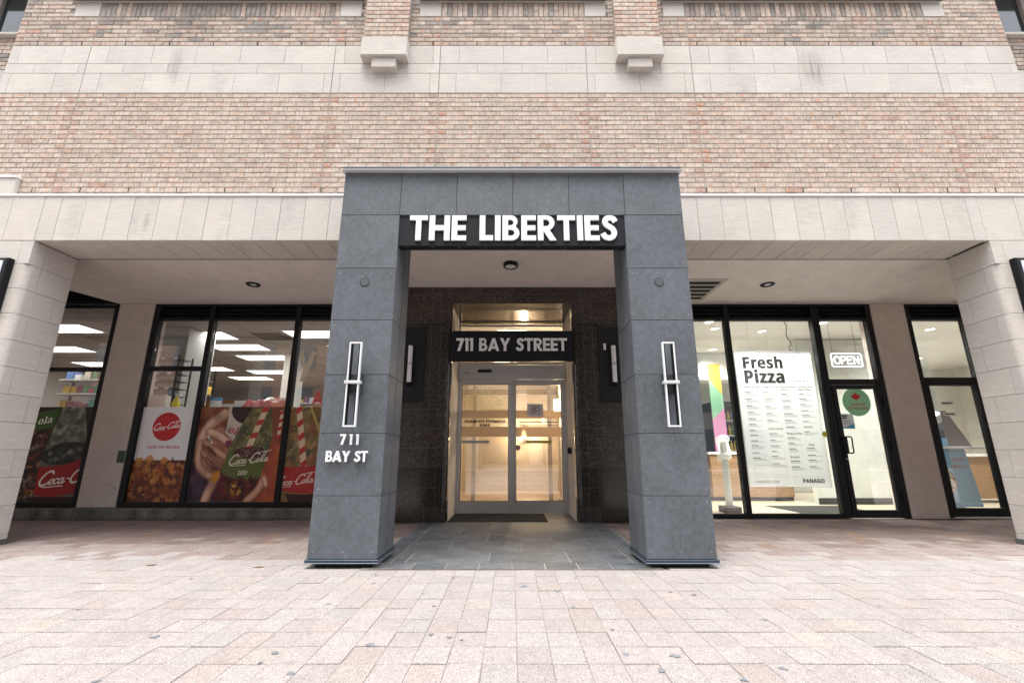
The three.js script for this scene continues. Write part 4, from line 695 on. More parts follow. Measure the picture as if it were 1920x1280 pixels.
  for (const s of [-1, 1]) {
    const w = thing('plaster_wall', s < 0 ? 'beige plaster wall strip with a small green patch between the poster windows' : 'beige plaster wall strip between the pizza shop door and window', 'wall', 'plaster strips between the shop windows');
    const x0 = s < 0 ? -6.832 : 6.236, x1 = s < 0 ? -6.216 : 6.827;
    part(w, 'plaster', boxAt(x0, x1, s < 0 ? 0.164 : 0, SOF - 0.001, Zw - 0.3, Zw + 0.02, 0.006), M.plasterWall);
    if (s < 0) { part(w, 'paint_patch', boxAt(-6.34, -6.2165, 0.84, 1.03, Zw + 0.0202, Zw + 0.022, 0.0004), plain(0.035, 0.075, 0.05, 0.7));
      const ch = []; for (let i = 0; i < 22; i++) { const q = new THREE.CircleGeometry(rr(0.004, 0.013), 6); q.scale(1, rr(0.5, 1), 1); q.translate(rr(-6.78, -6.26), i < 16 ? rr(0.2, 0.6) : rr(0.6, 1.6), Zw + 0.0212); ch.push(q); } part(w, 'chip', merge(ch), plain(0.10, 0.06, 0.045, 0.9)).userData.kind = 'stuff'; }
  }
}

// ---- posters
function fit(c, text, x, y, style, size, most, stroke) {   // text at a size that fits a width
  c.font = style + ' ' + size + 'px sans-serif'; const w = c.measureText(text).width; if (w > most) c.font = style + ' ' + Math.floor(size * most / w) + 'px sans-serif';
  c.fillText(text, x, y); if (stroke) { c.lineWidth = stroke; c.strokeText(text, x, y); }
}
function script(c, x, y, k, color, text) {                // flowing script logo drawn as brush strokes
  c.save(); c.translate(x, y); c.transform(k, -0.10 * k, -0.28 * k, k, 0, 0); c.strokeStyle = color; c.lineCap = 'round'; c.lineJoin = 'round';
  const st = (w, f) => { c.lineWidth = w; c.beginPath(); f(); c.stroke(); };
  const bigC = (o) => { st(9, () => { c.moveTo(o + 26, -34); c.bezierCurveTo(o + 18, -58, o - 16, -44, o - 20, -6); c.bezierCurveTo(o - 22, 22, o + 8, 26, o + 26, 2); }); };
  const o = (a) => st(6.5, () => c.ellipse(a, 4, 8, 12, 0, 0, 6.4)), cc = (a) => st(6.5, () => { c.moveTo(a + 8, -5); c.bezierCurveTo(a, -14, a - 10, -4, a - 8, 6); c.bezierCurveTo(a - 6, 18, a + 4, 18, a + 10, 8); });
  const a = (p) => { o(p); st(6.5, () => { c.moveTo(p + 9, -8); c.lineTo(p + 9, 10); c.bezierCurveTo(p + 10, 17, p + 15, 16, p + 19, 8); }); };
  bigC(0); o(34); cc(54); a(76); st(6, () => { c.moveTo(102, -4); c.lineTo(112, -4); }); bigC(140); o(172); st(6.5, () => { c.moveTo(192, 14); c.bezierCurveTo(182, -10, 196, -56, 208, -52); c.bezierCurveTo(212, -40, 196, -6, 196, 8); c.bezierCurveTo(198, 18, 206, 14, 208, 6); }); a(222);
  st(5, () => { c.moveTo(-8, 20); c.bezierCurveTo(20, 36, 60, 22, 96, 30); }); st(5, () => { c.moveTo(160, -44); c.bezierCurveTo(190, -60, 210, -46, 238, -56); });
  c.restore();
}
const prnd = mulberry(44), pr = (a, b) => a + (b - a) * prnd();
function fizz(c, x0, x1, y0, y1, n, cols, s0 = 1, s1 = 4) { for (let i = 0; i < n; i++) { c.fillStyle = cols[Math.floor(prnd() * cols.length)]; c.globalAlpha = pr(0.3, 0.9); c.beginPath(); c.arc(pr(x0, x1), pr(y0, y1), pr(s0, s1), 0, 7); c.fill(); } c.globalAlpha = 1; }
function blobs(c, x0, x1, y0, y1, n, cols, s0, s1, al = 0.5) { for (let i = 0; i < n; i++) { c.fillStyle = cols[Math.floor(prnd() * cols.length)]; c.globalAlpha = pr(al * 0.4, al); c.beginPath(); c.ellipse(pr(x0, x1), pr(y0, y1), pr(s0, s1), pr(s0, s1) * 0.7, pr(0, 3), 0, 7); c.fill(); } c.globalAlpha = 1; }
function limb(c, pts, w, col) { c.strokeStyle = col; c.lineCap = 'round'; c.lineJoin = 'round'; c.lineWidth = w; c.beginPath(); c.moveTo(...pts[0]); for (let i = 1; i + 1 < pts.length; i++) c.quadraticCurveTo(...pts[i], (pts[i][0] + pts[i + 1][0]) / 2, (pts[i][1] + pts[i + 1][1]) / 2); c.lineTo(...pts[pts.length - 1]); c.stroke(); }
function flesh(c, pts, w, k) {                            // a finger: rim, skin and a paler ridge, softly blended
  const t = [['#85503c', '#d2a084', '#edd0bc'], ['#85503c', '#dcab90', '#f4dccb'], ['#783f30', '#c89072', '#e4bca4'], ['#6a3629', '#b67c62', '#d2a48a']][k];
  c.filter = 'blur(4px)'; limb(c, pts, w, t[0]); c.filter = 'blur(9px)'; limb(c, pts.map(([x, y]) => [x - w * 0.05, y - w * 0.07]), w * 0.74, t[1]); c.filter = 'blur(16px)'; limb(c, pts.map(([x, y]) => [x - w * 0.10, y - w * 0.16]), w * 0.30, t[2]); c.filter = 'none';
}
function straw(c, x0, y0, x1, y1, w) { c.save(); c.translate(x0, y0); c.rotate(Math.atan2(y1 - y0, x1 - x0)); const L = Math.hypot(x1 - x0, y1 - y0); c.fillStyle = '#e6d6ba'; c.fillRect(0, -w / 2, L, w); c.fillStyle = '#c23a30'; for (let s = 0; s < L; s += w * 2.3) { c.beginPath(); c.moveTo(s, -w / 2); c.lineTo(s + w * 1.0, -w / 2); c.lineTo(s + w * 1.5, w / 2); c.lineTo(s + w * 0.5, w / 2); c.fill(); } c.restore(); }
const clip = (c, pts, f) => { c.save(); c.beginPath(); pts.forEach((p, i) => i ? c.lineTo(...p) : c.moveTo(...p)); c.closePath(); c.clip(); f(); c.restore(); };
const ink = (c, W, H) => { c.globalCompositeOperation = 'multiply'; c.fillStyle = '#efe6e0'; c.fillRect(0, 0, W, H); c.globalCompositeOperation = 'source-over'; };
const art = {
  disc: canvas(448, 768, (c, W, H) => {
    c.fillStyle = '#e9e7e8'; c.fillRect(0, 0, W, H); c.fillStyle = '#c3161c'; c.beginPath(); c.arc(W / 2, 165, 118, 0, 7); c.fill(); script(c, W / 2 - 86, 178, 0.82, '#f4efee');
    c.fillStyle = '#b6282c'; c.textAlign = 'center'; fit(c, 'TASTE THE FEELING', W / 2, 345, 'bold italic', 34, 280);
    c.fillStyle = '#5d2a15'; c.fillRect(0, 440, W, H); for (let i = 0; i < 60; i++) { const x = pr(0, W), y = pr(430, H), s = pr(40, 78), d = (y - 430) / 330; c.fillStyle = ['#b5662a', '#8f431c', '#c47a36', '#6d2c14', '#4a1d10'][Math.floor(prnd() * 3 + d * 1.9)]; c.globalAlpha = 0.75; c.save(); c.translate(x, y); c.rotate(pr(0, 3)); c.beginPath(); c.roundRect(-s / 2, -s / 2, s, s * 0.85, s * 0.25); c.fill(); c.restore(); } c.globalAlpha = 1;
    blobs(c, 0, W, 425, H, 90, ['#e0a258', '#d98f42', '#3a160c', '#2a0f0a'], 5, 26, 0.45);
  }),
  hands: canvas(1024, 1080, (c, W, H) => {
    c.fillStyle = '#8a4a2c'; c.fillRect(0, 0, W, H); blobs(c, 0, 420, 0, 380, 60, ['#a35f38', '#7d4128', '#b87346', '#5e2f24'], 50, 130, 0.35);
    c.fillStyle = '#3a2740'; c.beginPath(); c.moveTo(0, 640); c.lineTo(330, 760); c.lineTo(330, H); c.lineTo(0, H); c.fill(); blobs(c, 0, 320, 700, H, 40, ['#4b2f4c', '#2b1c33', '#3f2a48'], 40, 90, 0.4);
    c.fillStyle = '#b4552f'; c.fillRect(820, 420, 204, 700); blobs(c, 800, W, 300, H, 60, ['#c4653a', '#8a3a28', '#a04a30'], 30, 90, 0.4);
    c.filter = 'blur(14px)'; c.fillStyle = '#b98468'; c.beginPath(); c.ellipse(215, 520, 185, 290, 0.18, 0, 7); c.fill(); c.fillStyle = '#a06a52'; c.beginPath(); c.ellipse(270, 600, 120, 170, 0.1, 0, 7); c.fill(); c.filter = 'none';
    flesh(c, [[40, 470], [90, 260], [300, 90]], 150, 0); flesh(c, [[60, 430], [30, 660], [180, 780], [300, 840]], 92, 0); flesh(c, [[110, 540], [200, 640], [330, 700]], 80, 3); flesh(c, [[120, 430], [230, 500], [380, 590]], 88, 2); flesh(c, [[150, 300], [250, 330], [400, 430]], 112, 1);
    c.filter = 'blur(10px)'; limb(c, [[150, 470], [250, 560]], 26, '#5a2420'); limb(c, [[150, 590], [250, 660]], 20, '#5a2420'); c.filter = 'none';
    c.fillStyle = '#7c3050'; c.beginPath(); c.ellipse(392, 430, 46, 38, 0.5, 0, 7); c.fill(); limb(c, [[130, 340], [190, 420]], 26, '#d8d4cf'); limb(c, [[150, 372], [175, 400]], 12, '#4d4a4c');
    clip(c, [[335, 0], [640, 0], [620, 200], [540, 480], [330, 300], [345, 150]], () => { c.fillStyle = '#d6cfca'; c.fillRect(0, 0, W, H); c.fillStyle = '#2b1a1a'; c.beginPath(); c.ellipse(560, 50, 190, 150, 0.25, 0, 7); c.fill(); fizz(c, 400, 700, 0, 170, 160, ['#8a7a68', '#cfc0a8', '#4a3a34']); c.fillStyle = '#b81f26'; c.font = 'bold italic 120px serif'; c.save(); c.translate(350, 300); c.rotate(0.28); c.fillText('oke', 0, 0); c.fillStyle = '#333'; c.font = 'italic 50px serif'; c.fillText('Diet', 110, -85); c.restore(); });
    const bot = [[620, 0], [860, 0], [905, 330], [880, 560], [760, H], [300, H], [350, 760], [400, 500], [470, 320]];
    clip(c, bot, () => {
      c.fillStyle = '#5f5d36'; c.fillRect(0, 0, W, H); blobs(c, 400, 950, 0, 560, 120, ['#8d8a4e', '#454a35', '#2d3a32', '#b0a568', '#6c6d45'], 20, 80, 0.5); straw(c, 800, -20, 610, 560, 70);
      fizz(c, 400, 920, 260, 620, 420, ['#e8e2c4', '#b9b68c', '#6f7a58', '#3a4a40'], 2, 7); c.fillStyle = '#3b1418'; c.globalAlpha = 0.85; c.beginPath(); c.ellipse(650, 560, 260, 90, -0.05, 0, 7); c.fill(); c.globalAlpha = 1; fizz(c, 420, 900, 480, 640, 260, ['#d9c8a0', '#a34a36', '#e6dcc0'], 2, 6);
      c.fillStyle = '#5c6a2c'; c.beginPath(); c.moveTo(385, 470); c.quadraticCurveTo(600, 680, 900, 560); c.lineTo(860, 800); c.quadraticCurveTo(560, 900, 340, 720); c.fill();
      c.fillStyle = '#4a1413'; c.beginPath(); c.moveTo(330, 740); c.quadraticCurveTo(560, 910, 850, 800); c.lineTo(760, H); c.lineTo(280, H); c.fill(); blobs(c, 330, 800, 830, H, 70, ['#6d1f18', '#2c0b0d', '#8c3420', '#1e080a'], 20, 60, 0.5); blobs(c, 500, 600, 860, 1000, 10, ['#d8a23c', '#e0b850'], 14, 40, 0.8); fizz(c, 320, 860, 500, H, 320, ['#e9dfc8', '#c9a', '#ffffff'], 1, 4);
    });
    script(c, 470, 640, 1.75, '#e9e6d8'); c.fillStyle = '#e9e6d8'; c.font = 'italic bold 70px serif'; c.save(); c.translate(545, 790); c.rotate(-0.1); c.fillText('life', 0, 0); c.restore();
    flesh(c, [[300, 800], [240, 960], [210, H]], 112, 0); c.fillStyle = '#d9912c'; c.beginPath(); c.ellipse(290, 800, 46, 74, 0.4, 0, 7); c.fill(); flesh(c, [[860, 860], [830, 960], [700, H]], 104, 2); flesh(c, [[870, 820], [890, 870], [900, 900]], 64, 1); c.filter = 'blur(26px)'; c.globalAlpha = 0.35; for (let i = 0; i < 26; i++) { c.fillStyle = ['#20100c', '#20100c', '#d8a878', '#4a2030'][i % 4]; c.beginPath(); c.arc(pr(0, 420), pr(0, H), pr(20, 60), 0, 7); c.fill(); } c.filter = 'none'; c.globalAlpha = 1;
    straw(c, 990, 40, 980, 340, 40); ink(c, W, H);
  }),
  side: canvas(900, 1080, (c, W, H) => {
    c.fillStyle = '#8a6a3c'; c.fillRect(0, 0, W, H); blobs(c, 0, 600, 0, 700, 220, ['#b89a58', '#5a5a3a', '#3c4a44', '#d0b878', '#8c7c48', '#a0503a'], 20, 80, 0.5); blobs(c, 380, W, 0, 420, 90, ['#3a1a20', '#e0d0c0', '#5a2028', '#c8b490'], 20, 60, 0.6); fizz(c, 0, W, 200, 720, 500, ['#efe8d4', '#c8b890', '#7a8a80'], 2, 7); straw(c, 90, -20, 230, 700, 70);
    limb(c, [[240, 0], [440, 420], [480, 640]], 26, '#c9b25c'); c.fillStyle = '#b32a2a'; c.beginPath(); c.moveTo(0, 690); c.quadraticCurveTo(300, 720, 560, 620); c.lineTo(560, 960); c.quadraticCurveTo(300, 1010, 0, 960); c.fill(); c.fillStyle = '#3a1012'; c.beginPath(); c.moveTo(40, 990); c.quadraticCurveTo(300, 1020, 560, 960); c.lineTo(520, H); c.lineTo(90, H); c.fill(); script(c, -46, 880, 1.7, '#efe2de'); c.fillStyle = '#7a2a24'; c.fillRect(560, 300, 400, 800); blobs(c, 540, W, 300, H, 60, ['#a8403a', '#5a2020', '#c8704a'], 30, 90, 0.5); fizz(c, 0, 560, 600, H, 200, ['#f0d8d0'], 1, 3); ink(c, W, H);
  }),
  bottle: canvas(720, 768, (c, W, H) => {
    c.fillStyle = '#2a1c18'; c.fillRect(0, 0, W, H); blobs(c, 0, 460, 180, H, 260, ['#7a3a20', '#4a1612', '#b0702c', '#1c100e', '#a09680', '#5a2a1c'], 8, 34, 0.75); c.fillStyle = '#3d5c2c'; c.beginPath(); c.moveTo(200, 60); c.lineTo(430, 10); c.lineTo(410, 170); c.lineTo(180, 220); c.fill(); c.fillStyle = '#e8ead8'; c.font = 'italic bold 78px serif'; c.save(); c.translate(270, 150); c.rotate(-0.15); c.fillText('ola', 0, 0); c.restore();
    clip(c, [[450, 0], [640, 0], [680, 160], [720, 300], [720, H], [380, H], [370, 420], [400, 260]], () => {
      c.fillStyle = '#5e6355'; c.fillRect(0, 0, W, H); c.filter = 'blur(5px)'; blobs(c, 360, W, 0, 330, 120, ['#a8ad96', '#3e4a44', '#c8c8b0', '#29352f', '#7c8470'], 14, 50, 0.6); c.fillStyle = '#1b2522'; c.beginPath(); c.ellipse(560, 385, 200, 90, -0.12, 0, 7); c.fill(); blobs(c, 390, 720, 330, 450, 34, ['#8a9280', '#b2b49c', '#35423a'], 10, 28, 0.6); c.filter = 'none';
      c.fillStyle = '#9c1a1e'; c.beginPath(); c.moveTo(360, 490); c.quadraticCurveTo(560, 500, 720, 420); c.lineTo(720, 690); c.quadraticCurveTo(540, 750, 380, 715); c.fill(); c.fillStyle = '#2a0c0c'; c.fillRect(370, 730, 350, 40); script(c, 440, 610, 1.75, '#ece6e0');
    });
    blobs(c, 0, 370, 560, H, 80, ['#a8a494', '#6a6454', '#b8b4a4', '#4a4438'], 6, 24, 0.6);
  }),
};
{
  const poster = (x0, x1, map, label) => { const t = thing('window_poster', label, 'poster', 'soft drink posters in the left windows'); const g = sheet(x1 - x0, 1.49, 0.003); part(t, 'print', g, std({ map, roughness: 0.55 }), (x0 + x1) / 2, 0.99, Zw - 0.0385); };
  poster(-6.11, -5.248, art.disc, 'white poster with a red logo disc above brown ice cubes');
  poster(-5.15, -3.758, art.hands, 'poster of a hand holding a bottle with an olive label');
  poster(-3.66, -2.45, art.side, 'poster of a bottle with a red label and striped straw');
  poster(-8.35, -6.92, art.bottle, 'dim blurred poster of a cola bottle in the narrow window');
  const y = thing('window_letter', 'cream brush stroke letter like a y stuck on the glass', 'lettering', 'letters stuck on the shop glass');
  const ysh = new THREE.Shape(); ysh.moveTo(0, 0.52); ysh.bezierCurveTo(-0.03, 0.40, 0.04, 0.27, 0.085, 0.22); ysh.lineTo(0.04, 0.0); ysh.lineTo(0.10, 0.0); ysh.lineTo(0.28, 0.50); ysh.lineTo(0.20, 0.53); ysh.lineTo(0.12, 0.28); ysh.bezierCurveTo(0.07, 0.34, 0.05, 0.44, 0.07, 0.53);
  part(y, 'stroke', new THREE.ExtrudeGeometry(ysh, { depth: 0.002, bevelEnabled: false }), plain(0.62, 0.54, 0.42, 0.6), -3.62, 2.16, Zw - 0.039);
  const a = thing('window_letter', 'small red letter A stuck on the glass beside the cream stroke', 'lettering', 'letters stuck on the shop glass');
  const ag = new THREE.ExtrudeGeometry(GL.A[1], { depth: 0.01, bevelEnabled: false }); ag.scale(0.2, 0.2, 0.2); part(a, 'letter', ag, plain(0.6, 0.10, 0.07, 0.6), -3.33, 1.79, Zw - 0.039);
}

// ---- the store behind the posters
{
  const room = structure('store_room'); const CE = 3.38, X0 = -13, X1 = -2.02, ZB = -17.5;
  part(room, 'floor', boxAt(X0, X1, 0.05, 0.165, ZB, Zw - 0.21, 0.001), plain(0.40, 0.38, 0.35, 0.4)); part(room, 'back_wall', boxAt(X0, X1, 0.166, CE, ZB - 0.2, ZB, 0.001), plain(0.32, 0.29, 0.27, 0.9));
  part(room, 'ceiling', merge([boxAt(X0, X1, CE, CE + 0.1, ZB, Zw - 0.11, 0.001)]), plain(0.40, 0.35, 0.31, 0.95)); part(room, 'side_wall', boxAt(X1, X1 + 0.15, 0.166, CE, ZB, -8.31, 0.001), plain(0.42, 0.40, 0.38, 0.9)); part(room, 'side_wall', boxAt(X0 - 0.15, X0, 0.166, CE, ZB, Zw - 0.2, 0.001), plain(0.4, 0.38, 0.36, 0.9));
  part(room, 'front_bulkhead', boxAt(X0, -2.36, CE + 0.1, 4.09, Zw - 0.2, Zw - 0.112, 0.001), M.blackFrame);
  for (let k = 0; k < 9; k++) part(room, 'ceiling_rail', boxAt(X0, X1, CE - 0.006, CE - 0.0005, -8.3 - k * 1.02, -8.275 - k * 1.02, 0.001), plain(0.22, 0.19, 0.17, 0.8));
  for (let k = 0; k < 8; k++) part(room, 'ceiling_rail', boxAt(-11.5 + k * 1.24, -11.475 + k * 1.24, CE - 0.009, CE - 0.0065, ZB, Zw - 0.2, 0.001), plain(0.22, 0.19, 0.17, 0.8));
  const troffer = (x, d, c, i, lab) => { const t = thing('ceiling_light', lab, 'ceiling light', 'lit ceiling lights in the store'); part(t, 'frame', merge([boxAt(x - 0.62, x + 0.62, CE - 0.014, CE - 0.0006, -d - 0.32, -d - 0.29), boxAt(x - 0.62, x + 0.62, CE - 0.014, CE - 0.0006, -d + 0.29, -d + 0.32), boxAt(x - 0.62, x - 0.59, CE - 0.014, CE - 0.0006, -d - 0.2895, -d + 0.2895), boxAt(x + 0.59, x + 0.62, CE - 0.014, CE - 0.0006, -d - 0.2895, -d + 0.2895)]), M.white); part(t, 'diffuser', boxAt(x - 0.589, x + 0.589, CE - 0.012, CE - 0.0008, -d - 0.289, -d + 0.289, 0.001), glow(...c, i)); const a = new THREE.RectAreaLight(new THREE.Color().setRGB(...c), 2.9, 1.15, 0.56); a.position.set(x, CE - 0.02, -d); a.lookAt(x, 0, -d); a.castShadow = true; scene.add(a); };
  const W = [1, 0.96, 0.9], WW = [1, 0.83, 0.66], CW = [0.82, 0.93, 1.0];
  for (const [x, d, c] of [[-6.45, 9.15, W], [-4.0, 9.05, W], [-6.3, 10.2, W], [-3.6, 10.3, W], [-6.3, 11.35, W], [-8.75, 12.9, WW], [-7.2, 13.4, CW], [-8.4, 14.5, WW], [-8.85, 8.6, W], [-10.6, 10.4, W], [-11.2, 12.2, W], [-3.4, 12.6, W]]) troffer(x, d, c, 1.15, c === WW ? 'warm tinted fluorescent ceiling light in the store' : c === CW ? 'bluish fluorescent ceiling light in the store' : 'white fluorescent ceiling light in the store');
  const col = thing('column', 'square cream column inside the store behind the posters', 'column'); part(col, 'shaft', boxAt(-5.55, -5.2, 0.166, CE - 0.012, -11.2, -10.85, 0.006), M.cream); part(col, 'slatted_wrap', merge(Array.from({ length: 16 }, (_, k) => boxAt(-5.57, -5.18, 0.2 + k * 0.12, 0.30 + k * 0.12, -10.849, -10.83, 0.004))), plain(0.62, 0.5, 0.34, 0.6));
  const gp = thing('column', 'wide pale grey column close behind the left posters', 'column'); part(gp, 'shaft', boxAt(-7.12, -6.25, 0.166, CE - 0.012, -9.3, -8.5, 0.006), plain(0.45, 0.46, 0.45, 0.8));
  const vt = thing('ceiling_grille', 'dark square air grille in the store ceiling', 'vent'); part(vt, 'backing', boxAt(-5.35, -4.75, CE - 0.01, CE - 0.0093, -9.55, -8.95, 0.0002), M.blackFrame); for (let k = 0; k < 6; k++) part(vt, 'slat', boxAt(-5.33, -4.77, CE - 0.02, CE - 0.0101, -9.53 + k * 0.1, -9.49 + k * 0.1, 0.001), plain(0.3, 0.27, 0.25, 0.6));
  // shelf racks, one behind the other, with goods and price tags
  const rack = (x0, x1, d, lab) => { const t = thing('shelf_rack', lab, 'shelf', 'shelf racks in the store'); const w = x1 - x0;
    for (const x of [x0, (x0 + x1) / 2, x1]) part(t, 'upright', boxAt(x - 0.02, x + 0.02, 0.166, 2.95, -d - 0.02, -d + 0.02, 0.003), M.blackMetal);
    for (let k = 0; k < 8; k++) { const y = 0.35 + k * 0.33; part(t, 'shelf', boxAt(x0, x1, y, y + 0.025, -d + 0.021, -d + 0.36, 0.003), plain(0.12, 0.12, 0.12, 0.5)); part(t, 'price_rail', boxAt(x0, x1, y - 0.008, y + 0.03, -d + 0.361, -d + 0.368, 0.001), plain(0.5, 0.5, 0.48, 0.5)); }
    const cols = [[0.5, 0.06, 0.05], [0.1, 0.18, 0.4], [0.6, 0.55, 0.45], [0.55, 0.35, 0.05], [0.08, 0.25, 0.12], [0.6, 0.6, 0.6], [0.25, 0.05, 0.1]].map((c) => plain(...c, 0.5));
    for (let k = 0; k < 8; k++) for (let x = x0 + 0.08; x < x1 - 0.1; ) { const bw = rr(0.09, 0.2), bh = rr(0.10, 0.24); part(t, 'packet', boxAt(x, x + bw, 0.3755 + k * 0.33, 0.3755 + k * 0.33 + bh, -d + 0.08, -d + 0.3, 0.006), pick(cols)); x += bw + rr(0.01, 0.06); } };
  rack(-10.6, -7.2, 10.9, 'long shelf rack of packets on the left of the store'); rack(-5.0, -2.3, 13.5, 'shelf rack of packets beside the cream column'); rack(-8.6, -5.8, 15.8, 'far shelf rack of packets at the back of the store');
  // display ledge right behind the posters
  const ledge = thing('display_ledge', 'white ledge behind the posters carrying small goods', 'shelf'); part(ledge, 'board', boxAt(-6.1, -2.5, 1.66, 1.69, Zw - 0.42, Zw - 0.09, 0.004), M.white); for (const x of [-6.0, -4.4, -2.6]) part(ledge, 'bracket', boxAt(x - 0.02, x + 0.02, 0.166, 1.659, Zw - 0.3, Zw - 0.26, 0.003), M.white);
  const item = (name, label, cat, geo, mat, x, extra) => { const t = thing(name, label, cat, 'goods on the display ledge'); part(t, 'body', geo, mat, x, 1.6905, Zw - 0.25); if (extra) part(t, extra[0], extra[1], extra[2], x, 1.6905, Zw - 0.25); };
  const cylUp = (r, h, r2) => { const g = cyl(r, h, 20, 'y', r2); g.translate(0, h / 2, 0); return g; };
  item('tub', 'white tub with a blue lid behind the posters', 'tub', cylUp(0.085, 0.17), M.white, -5.07, ['lid', (() => { const g = cyl(0.09, 0.05, 20); g.translate(0, 0.196, 0); return g; })(), plain(0.05, 0.28, 0.55, 0.4)]);
  item('spray_bottle', 'yellow spray bottle behind the white logo poster', 'bottle', new THREE.LatheGeometry([[0, 0], [0.06, 0], [0.062, 0.14], [0.03, 0.2], [0.025, 0.24], [0, 0.24]].map((p) => new THREE.Vector2(...p)), 20), plain(0.72, 0.60, 0.03, 0.4), -5.75, ['spray_head', boxAt(-0.03, 0.06, 0.241, 0.30, -0.02, 0.02, 0.008), M.white]);
  item('carton', 'pale printed carton beside the yellow spray bottle', 'box', boxAt(-0.13, 0.13, 0, 0.26, -0.06, 0.06, 0.006), plain(0.62, 0.58, 0.54, 0.7), -6.02);
  item('carton', 'small dark carton beside the blue lidded tub', 'box', boxAt(-0.06, 0.06, 0, 0.08, -0.05, 0.05, 0.006), plain(0.02, 0.02, 0.02, 0.5), -5.24);
  item('carton', 'white carton between the tub and the red bags', 'box', boxAt(-0.1, 0.1, 0, 0.11, -0.06, 0.06, 0.006), M.white, -4.84);
  item('carton', 'taller white carton next to the red bags', 'box', boxAt(-0.1, 0.1, 0, 0.17, -0.06, 0.06, 0.006), M.white, -4.62);
  for (let k = 0; k < 4; k++) { const g = new THREE.SphereGeometry(0.12, 14, 10); const p = g.attributes.position; for (let i = 0; i < p.count; i++) { const n = 0.8 + 0.45 * N9(p.getX(i) * 2 + k * 0.3 + 0.5, p.getY(i) * 2 + p.getZ(i) + 0.5); p.setXYZ(i, p.getX(i) * n, p.getY(i) * n * 0.8, p.getZ(i) * n * 0.7); } g.computeVertexNormals(); g.translate(0, 0.08, 0); item('snack_bag', 'crumpled red snack bag on the ledge behind the poster', 'bag', g, plain(0.62, 0.05 + 0.03 * k, 0.06, 0.35), -4.48 + k * 0.17); }
  item('sign_card', 'white lined card propped beside the cream column', 'card', boxAt(-0.11, 0.11, 0, 0.22, -0.004, 0.004, 0.001), M.white, -3.87);
  const dome = thing('glass_jar', 'round glass jar on a stand inside the store', 'jar'); part(dome, 'bowl', new THREE.SphereGeometry(0.17, 20, 14), std({ color: lin(0.3, 0.27, 0.25), roughness: 0.08, metalness: 0.3 }), -5.5 + 0.1, 2.05, -10.2); part(dome, 'stand', boxAt(-5.65, -5.2, 0.166, 1.88, -10.35, -10.05, 0.01), M.wood);
  const wr = thing('wire_rack', 'dark wire rack with white price tags behind the white logo poster', 'shelf');
  for (const x of [-7.3, -6.02]) for (const z of [-8.05, -8.4]) part(wr, 'upright', boxAt(x - 0.012, x + 0.012, 0.166, 2.72, z - 0.012, z + 0.012, 0.002), M.blackMetal);
  for (let k = 0; k < 8; k++) { const y = 1.72 + k * 0.135, rods = []; for (let r = 0; r < 6; r++) rods.push(boxAt(-7.3, -6.02, y - 0.004, y + 0.004, -8.4 + r * 0.07 - 0.004, -8.4 + r * 0.07 + 0.004, 0.001)); part(wr, 'wire_shelf', merge(rods), M.blackMetal); for (let t = 0; t < 5; t++) if (R() < 0.7) { const x = -7.1 + t * 0.24 + rr(-0.05, 0.05); part(wr, 'price_tag', boxAt(x, x + 0.075, y - 0.03, y + 0.012, -8.04, -8.034, 0.0008), M.white); } }
  const hb = thing('reflection_strip', 'orange strip along the back wall of the store, standing for a reflection in the glass', 'sign'); part(hb, 'board', boxAt(-12, -2.3, 2.75, 2.98, -17.48, -17.42, 0.004), plain(0.55, 0.22, 0.04, 0.5));  // orange board added in place of an orange reflection in the panes
}

